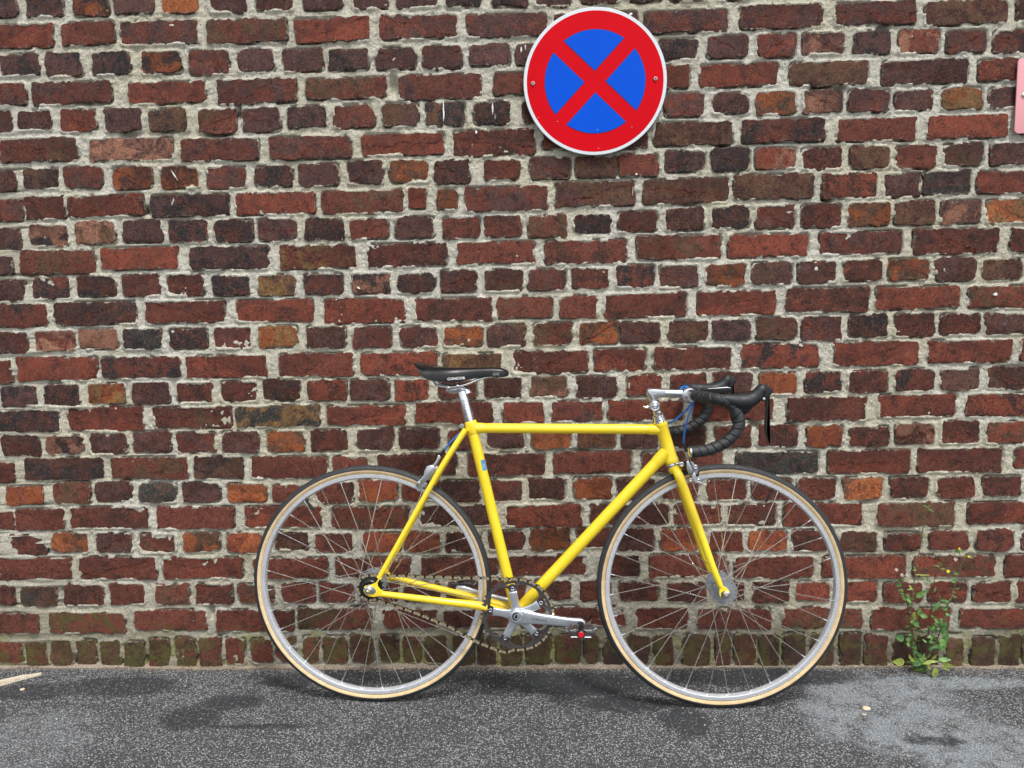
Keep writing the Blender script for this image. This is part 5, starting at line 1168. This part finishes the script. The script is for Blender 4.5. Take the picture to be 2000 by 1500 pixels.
# ---- brakes
def caliper(Q, name, rear):
    """Q(px, py, w) -> bicycle space"""
    def poly(pts, w, h, e, to=None):
        qs = [Q(x, y, w) for x, y in pts]
        if not rear:
            qs = [FMAT.transposed() @ (q - FCL) for q in qs]; b = MB(); b.pillow([(q.x, q.z) for q in qs], w, h, e, to=lambda p: FCL + FMAT @ p); return b
        b = MB(); b.pillow([(q.x, q.z) for q in qs], w, h, e); return b
    if rear:
        b = poly([(834, 910), (841, 907.5), (848, 910), (851, 915), (848, 921), (843, 928), (838, 935), (831, 941), (822, 947), (815, 950), (812, 946), (815, 940), (823, 934), (828, 928), (829, 920)], .018, .006, .003)
        cal = b.build('rear_brake', M_SILVER, bike)
        b = poly([(852, 909), (857, 911), (856, 917), (850, 925), (846, 933), (838, 938), (834, 936), (842, 928), (846, 920)], .008, .006, .0025); b.build('brake_arm', M_SILVER, cal)
        b = poly([(856, 888), (862, 890), (860, 896), (855, 905), (850, 911), (842, 914), (839, 911), (848, 905), (853, 897)], .014, .004, .002); b.build('cable_arm', M_SILVER, cal)
        b = MB(); b.lathe(Q(846, 921, .010), YV, [(-.03, .0055), (.012, .0055), (.0135, .004), (.014, .001)], 16); b.build('pivot_bolt', M_CHROME, cal)
        b = MB(); b.lathe(Q(855.5, 920, .004), YV, [(-.02, .0050), (.010, .0050), (.012, .0025)], 16); b.build('mount_nut', M_CHROME, cal)
        b = poly([(812, 946), (820, 942), (830, 940), (835, 944), (833, 950), (824, 953), (815, 953)], .017, .005, .002); b.build('pad_holder', M_HUB, cal)
        b = MB(); b.lathe(Q(818, 944, .022), YV, [(-.004, .0048), (.004, .0048), (.006, .003)], 14); b.build('pad_bolt', M_CHROME, cal)
        b = poly([(813, 950), (817, 955), (822, 958), (821, 961), (815, 959), (811, 953)], .017, .003, .001); b.build('release_lever', M_CHROME, cal)
        b = MB(); b.tube([Q(868.5, 878.5, .014), Q(866, 882, .014), Q(861.5, 889, .014), Q(859.5, 893, .014)], [.0032, .0052, .0052, .0028], 12); b.build('cable_boot', M_BPLAST, cal)
        b = MB(); b.tube([Q(859.5, 893, .014), Q(853, 904, .014), Q(848, 913, .012)], .0026, 10); b.build('adjuster', M_CHROME, cal)
    else:
        b = poly([(1340, 900), (1344, 899), (1348, 908), (1352, 915), (1353, 922), (1349, 925), (1344, 924), (1341, 916)], .024, .006, .003)
        cal = b.build('front_brake', M_SILVER, bike)
        b = poly([(1348, 900), (1354, 903), (1359, 910), (1363, 917), (1361, 925), (1356, 929), (1352, 924), (1353, 914), (1349, 907)], .016, .007, .0025); b.build('brake_arm', M_HUB, cal)
        b = poly([(1352, 924), (1357, 922), (1359, 930), (1358, 938), (1362, 941), (1358, 945), (1352, 940), (1350, 931)], .022, .005, .002); b.build('lower_arm', M_SILVER, cal)
        b = poly([(1343, 937), (1350, 934.5), (1358, 936), (1367, 933), (1377, 931), (1380, 934), (1379, 937), (1370, 939.5), (1364, 943), (1352, 943), (1344, 940)], .018, .005, .002); b.build('pad_holder', M_HUB, cal)
        b = poly([(1362, 922), (1365, 921), (1363, 931), (1360, 930)], .012, .006, .001); b.build('quick_release', M_BPLAST, cal)
        for (x, y, r) in ((1331, 906.5, .0062), (1358, 911.5, .0056), (1349.5, 919, .0045), (1363.5, 938.5, .0055), (1348.5, 937, .0050)):
            b = MB(); b.lathe(Q(x, y, .022), YF, [(-.012, r), (.004, r), (.0055, r * .7), (.0045, r * .4)], 16); b.build('bolt', M_CHROME, cal)
        b = poly([(1336, 905), (1341, 903), (1342, 915), (1339, 922), (1336, 918)], .014, .012, .002); b.build('bracket', M_BPLAST, cal)
        b = poly([(1366, 943.5), (1370, 942), (1373.5, 946.5), (1366, 946.8)], .02, .002, .0005); b.build('pad_tip', M_CHROME, cal)
        b = MB(); b.tube([Q(1335.5, 866, .03), Q(1338, 874, .03), Q(1341, 882, .03)], [.0030, .0040, .0030], 12); b.build('cable_boot', M_BPLAST, cal)
        b = MB(); b.tube([Q(1341, 882, .03), Q(1342.5, 892, .03), Q(1344, 900, .026)], [.0042, .0036, .0030], 12); b.build('adjuster', M_CHROME, cal)
    return cal
caliper(P, 'rear', True); caliper(PF, 'front', False)

# ---- cables
def cable(pts, r=.0024, mat=M_CABLE, name='brake_cable'):
    b = MB(); b.tube(spline(pts, 8), r, 10); return b.build(name, mat, bike)
cable([P(906.5, 840, .004), P(899, 846, .010), P(888, 856, .014), P(877, 867, .015), P(868.5, 878.5, .014)])
cable([PF(1354, 786, .03), PF(1350.5, 797, .04), PF(1343, 818, .045), PF(1338, 840, .04), PF(1335.7, 855, .035), PF(1335.5, 866, .03)])
cable([PF(1355, 784, .025), PF(1347, 793, .03), PF(1334, 807, .025), PF(1317, 820.5, .01), PF(1302, 828, -.012), P(1280, 834, -.020), P(1180, 836, -.0165), P(1000, 836, -.0165), P(925, 837, -.018), P(912, 840, -.004)])
cable([PF(1328, 762.5, -.012), PF(1331, 757.5, -.014), PF(1337, 755.2, -.010), PF(1343, 756.5, -.005), PF(1349, 762, .0)], .0025)
# sticker with its white curl on the seat tube
def on_tube(px, py, extra=.0003):
    q = P(px, py, .0145); axd = (SEAT_TOP - BB).normalized(); v = q - BB; al = v.dot(axd); rad = v - axd * al
    lat = rad.x * axd.z - rad.z * axd.x
    lat = max(-.0142, min(.0142, lat)); yy = math.sqrt(max(0, .0145 ** 2 - lat ** 2)) + extra
    return BB + axd * al + Vector((axd.z, 0, -axd.x)) * lat + YV * yy
vs, fs = [], []
nu, nv = 6, 3
for j in range(nv + 1):
    for i in range(nu + 1):
        xl = 938.5 + 4.6 * j / nv; py = 899 + 21 * j / nv
        vs.append(on_tube(xl + (7.8) * i / nu, py - 1.2 * i / nu))
for j in range(nv):
    for i in range(nu): fs.append((j * (nu + 1) + i, (j + 1) * (nu + 1) + i, (j + 1) * (nu + 1) + i + 1, j * (nu + 1) + i + 1))
b = MB(); b.add(vs, fs); stk = b.build('sticker', M_STICK, bike)
b = MB(); b.tube([on_tube(946.4, 907, .0006), on_tube(944.2, 909.5, .0006), on_tube(944.4, 912, .0006), on_tube(947.5, 914, .0006)], .0005, 6); b.build('white_mark', M_WPRINT, stk)
q = on_tube(946.5, 916.6, .0006)
tq = PF(1276.5, 769.5, .0125); tq2 = PF(1283, 769.8, .0125)
text('NITTO', 'engraving', tq, tq2 - tq, FMAT @ Vector((0, 0, 1)), .0048, M_WPRINT, stem)
# ------------------------------------------------------------ weed at the foot of the wall
def mat_leaf(name, c1, c2):
    n = NT(name); v = n.obj(); f = n.noise(v, 90, 4, .6)
    c = n.mix(n.ss(f, .35, .65), srgb(*c1), srgb(*c2))
    n.set(Base_Color=c, Roughness=.5, Specular_IOR_Level=.4, Transmission_Weight=0.0, Subsurface_Weight=.12, Subsurface_Radius=(.002, .003, .001), Normal=n.bump(n.noise(v, 350, 3), .0006)); return n.mat
M_LEAF = mat_leaf('leaf_green', (74, 112, 56), (112, 152, 80)); M_LEAFY = mat_leaf('leaf_yellow', (112, 132, 50), (150, 158, 72)); M_LEAFD = mat_leaf('leaf_dark', (54, 88, 46), (86, 124, 66))
M_STEM = simple('stem_green', srgb(104, 98, 70), .6, var=.2); M_STEMR = simple('stem_red', srgb(92, 60, 48), .6, var=.2)
M_FLOWER = simple('petal_yellow', srgb(240, 220, 60), .5, var=.1); M_SEED = simple('seed_white', srgb(225, 222, 210), .8, var=.08)
def Z8(x, y, w=.04): return on_wall(1700 + x / 4, 970 + y / 4, -w)
base = on_ground(1801, 1306); base.y = -.022; base.z = 0
weed = empty('weed_plant', base); tag(weed, 'tall wild weed with small yellow flowers growing where the wall meets the asphalt', 'weed')
def L3(v): return v - base
rw = random.Random(5)
STEMS = [([(385, 1345), (372, 1270), (330, 1060), (320, 930), (335, 720), (370, 500), (400, 330), (415, 200), (440, 110)], .020, .06),
         ([(380, 1340), (352, 1150), (312, 1010), (290, 850), (258, 720), (235, 630), (205, 575)], .030, .075),
         ([(395, 1340), (440, 1200), (455, 1060), (475, 860), (500, 650), (540, 550)], .025, .055),
         ([(400, 1340), (440, 1260), (520, 1120), (560, 1000), (600, 870), (650, 720), (690, 600), (708, 500), (690, 425)], .030, .085),
         ([(700, 540), (735, 490), (768, 466)], .082, .09), ([(508, 640), (560, 590), (603, 580)], .05, .06), ([(250, 690), (262, 640), (285, 612)], .07, .075),
         ([(345, 640), (400, 605), (440, 620)], .05, .07), ([(470, 930), (500, 950), (545, 990)], .05, .07), ([(400, 1340), (520, 1310), (655, 1325)], .03, .06), ([(385, 1345), (300, 1300), (215, 1285)], .03, .06)]
for i, (pts, w0, w1) in enumerate(STEMS):
    n_ = len(pts); q = [L3(Z8(x, y, w0 + (w1 - w0) * k / (n_ - 1))) for k, (x, y) in enumerate(pts)]
    sp_ = spline(q, 4); kk = len(sp_); b = MB(); b.tube(sp_, [(.0019 if i < 4 else .0009) * (1 - .55 * j / kk) for j in range(kk)], 7); b.build('stem', M_STEMR if i < 3 and i != 0 else M_STEM, weed)
def leaf(x, y, L, ang, mat, wd=.42, w=.05, roll=0.0, curl=.25, tooth=.12):
    """L in zoomed px, ang in image degrees"""
    o = L3(Z8(x, y, w)); Lm = L / 4 * .00145; W_ = Lm * wd; n = 8
    d = Vector((math.cos(R_(ang)), -.25, math.sin(R_(ang)))).normalized(); face = Vector((0, -1, .35)).normalized()
    s = d.cross(face).normalized(); face = s.cross(d).normalized()
    s = (s * math.cos(roll) + face * math.sin(roll)).normalized(); face = s.cross(d).normalized()
    vs, fs = [], []
    for i in range(n + 1):
        t = i / n; hw = W_ / 2 * math.sin(math.pi * min(1, t ** .75 * .97 + .02)) * (1 + tooth * (1 if i % 2 else -1)); hw = max(hw, .0004)
        c = o + d * (Lm * t) - face * (curl * Lm * t * t)
        for k, (f, up) in enumerate(((-1, .16), (-.5, .05), (0, 0), (.5, .05), (1, .16))): vs.append(c + s * (hw * f) + face * (up * hw))
    for i in range(n):
        for k in range(4): fs.append((i * 5 + k, i * 5 + k + 1, (i + 1) * 5 + k + 1, (i + 1) * 5 + k))
    # thickness
    nv = len(vs); vs += [v - face * .0003 for v in vs]; fs += [tuple(nv + q for q in reversed(f)) for f in fs]
    b = MB(); b.add(vs, fs); b.build('leaf', mat, weed, angle=60)
G, Y_, D_ = M_LEAF, M_LEAFY, M_LEAFD
for a in [(265, 1290, 92, 178, Y_, .7), (505, 1335, 95, -92, Y_, .55), (370, 1330, 82, -108, Y_, .65), (530, 1275, 95, 8, G, .45), (555, 1300, 110, -14, Y_, .28), (470, 1300, 60, 175, Y_, .5), (440, 1345, 50, -140, Y_, .5),
          (400, 1300, 80, 140, G, .4), (480, 1275, 60, 60, Y_, .5), (560, 1325, 70, -30, Y_, .3), (430, 1290, 100, 10, Y_, .25),
          (262, 1115, 80, 155, D_, .7), (285, 1130, 45, 60, G, .75), (285, 1140, 42, -55, G, .8),
          (330, 985, 62, -25, G, .75, .05, .6), (375, 990, 80, 180, G, .4), (375, 1000, 50, 110, G, .5),
          (385, 930, 70, 100, G, .6), (390, 920, 60, -20, G, .6), (440, 940, 75, 160, G, .5), (345, 900, 60, -100, Y_, .4),
          (470, 925, 60, -35, G, .35), (500, 950, 70, -50, G, .4), (440, 1010, 70, -20, G, .35), (455, 1130, 60, 0, G, .4), (440, 1140, 50, 140, G, .35), (490, 1170, 75, -8, G, .45), (560, 1180, 60, 160, G, .4),
          (560, 1010, 60, 100, D_, .55, .07), (545, 1060, 110, 65, D_, .6, .06), (550, 1110, 110, -70, G, .6, .06), (520, 1050, 80, 150, G, .5), (590, 1060, 90, -100, D_, .55, .05), (575, 1100, 90, 100, G, .7, .05),
          (545, 810, 72, 2, G, .3), (545, 810, 40, 90, G, .35), (545, 820, 100, -130, D_, .32), (480, 880, 60, 50, D_, .3),
          (355, 760, 110, 15, G, .25), (355, 780, 60, 12, G, .5), (345, 800, 60, 165, G, .35), (280, 810, 70, 130, G, .4), (285, 820, 50, -60, G, .45), (290, 800, 45, 80, G, .4),
          (300, 690, 55, -50, Y_, .3), (350, 610, 110, 5, Y_, .12), (400, 625, 100, -30, G, .16), (370, 640, 40, -80, G, .3),
          (640, 770, 40, 90, G, .4), (640, 775, 45, -20, G, .3), (630, 790, 30, -120, G, .4), (455, 85, 50, 155, G, .25), (455, 95, 50, -30, G, .22), (450, 100, 35, 80, G, .3),
          (540, 550, 40, 150, G, .3), (545, 545, 45, 85, G, .3), (550, 560, 40, -10, Y_, .3), (690, 430, 40, 170, G, .45), (690, 430, 36, 10, G, .45), (765, 468, 45, 160, Y_, .25), (768, 468, 40, -20, Y_, .25), (760, 455, 24, 80, G, .4),
          (330, 1215, 60, 60, D_, .4), (395, 1250, 70, 130, D_, .35), (450, 1200, 70, 40, D_, .3), (350, 1260, 60, 100, D_, .35)]:
    x, y, L, an, mt, wd = a[:6]; leaf(x, y, L, an, mt, wd, a[6] if len(a) > 6 else rw.uniform(.03, .075), a[7] if len(a) > 7 else rw.uniform(-.5, .5), rw.uniform(.05, .35))
for i, (pts, w0, w1) in enumerate(STEMS[:4]):
    sp_ = spline([Vector((x, y, 0)) for x, y in pts], 6); k = len(sp_)
    for j in range(3, k - 6):
        if rw.random() < (.6 if sp_[j].y > 700 else .14):
            for s in (0, 180): 
                if rw.random() < .62: leaf(sp_[j].x, sp_[j].y, rw.uniform(18, 52), rw.choice((rw.uniform(-35, 60), rw.uniform(120, 215))), rw.choice((G, G, D_, D_, Y_)), rw.uniform(.28, .6), w0 + (w1 - w0) * j / k, rw.uniform(-.8, .8), rw.uniform(.1, .5))
for i in range(30):
    an = rw.uniform(5, 175) if i % 3 else rw.uniform(-60, 0)
    leaf(395 + rw.gauss(0, 28), 1318 + rw.gauss(0, 14), rw.uniform(30, 95) * (1 if an > 0 else .6), an, rw.choice((G, D_, D_, G, Y_)), rw.uniform(.25, .5), rw.uniform(.02, .06), rw.uniform(-.8, .8), rw.uniform(.2, .6))
for i in range(14):
    leaf(rw.uniform(470, 585), rw.uniform(1000, 1180), rw.uniform(28, 60), rw.uniform(0, 360), rw.choice((G, D_)), rw.uniform(.35, .6), rw.uniform(.03, .07), rw.uniform(-.7, .7), .3)
def flower(x, y, r, mat, w=.07, name='flower'):
    c = L3(Z8(x, y, w)); b = MB(); rm = r / 4 * .00145
    for k in range(7):
        a = 2 * math.pi * k / 7 + rw.random() * .4; u = Vector((math.cos(a), -.5, math.sin(a))).normalized(); s = Vector((-math.sin(a), 0, math.cos(a)))
        b.add([c, c + u * rm * .6 + s * rm * .28, c + u * rm, c + u * rm * .6 - s * rm * .28, c + Vector((0, .0012, 0))], [(0, 1, 2, 3), (4, 3, 2, 1)])
    b.lathe(c, (0, -1, 0), [(-.002, rm * .35), (.001, rm * .4), (.0022, rm * .2)], 8); b.build(name, mat, weed, smooth=False)
flower(605, 580, 18, M_FLOWER); flower(693, 405, 12, M_FLOWER, .085); flower(768, 467, 12, M_FLOWER, .09)
for x, y, r in ((250, 615, 17), (204, 572, 15), (284, 611, 12), (665, 490, 16)):
    c = L3(Z8(x, y, .075)); b = MB()
    for k in range(34):
        u = Vector((rw.gauss(0, 1), rw.gauss(0, 1), rw.gauss(0, 1))).normalized() * (r / 4 * .00145) * rw.uniform(.7, 1.1); b.tube([c, c + u], [.0003, .00045], 4)
    b.build('seed_head', M_SEED, weed)
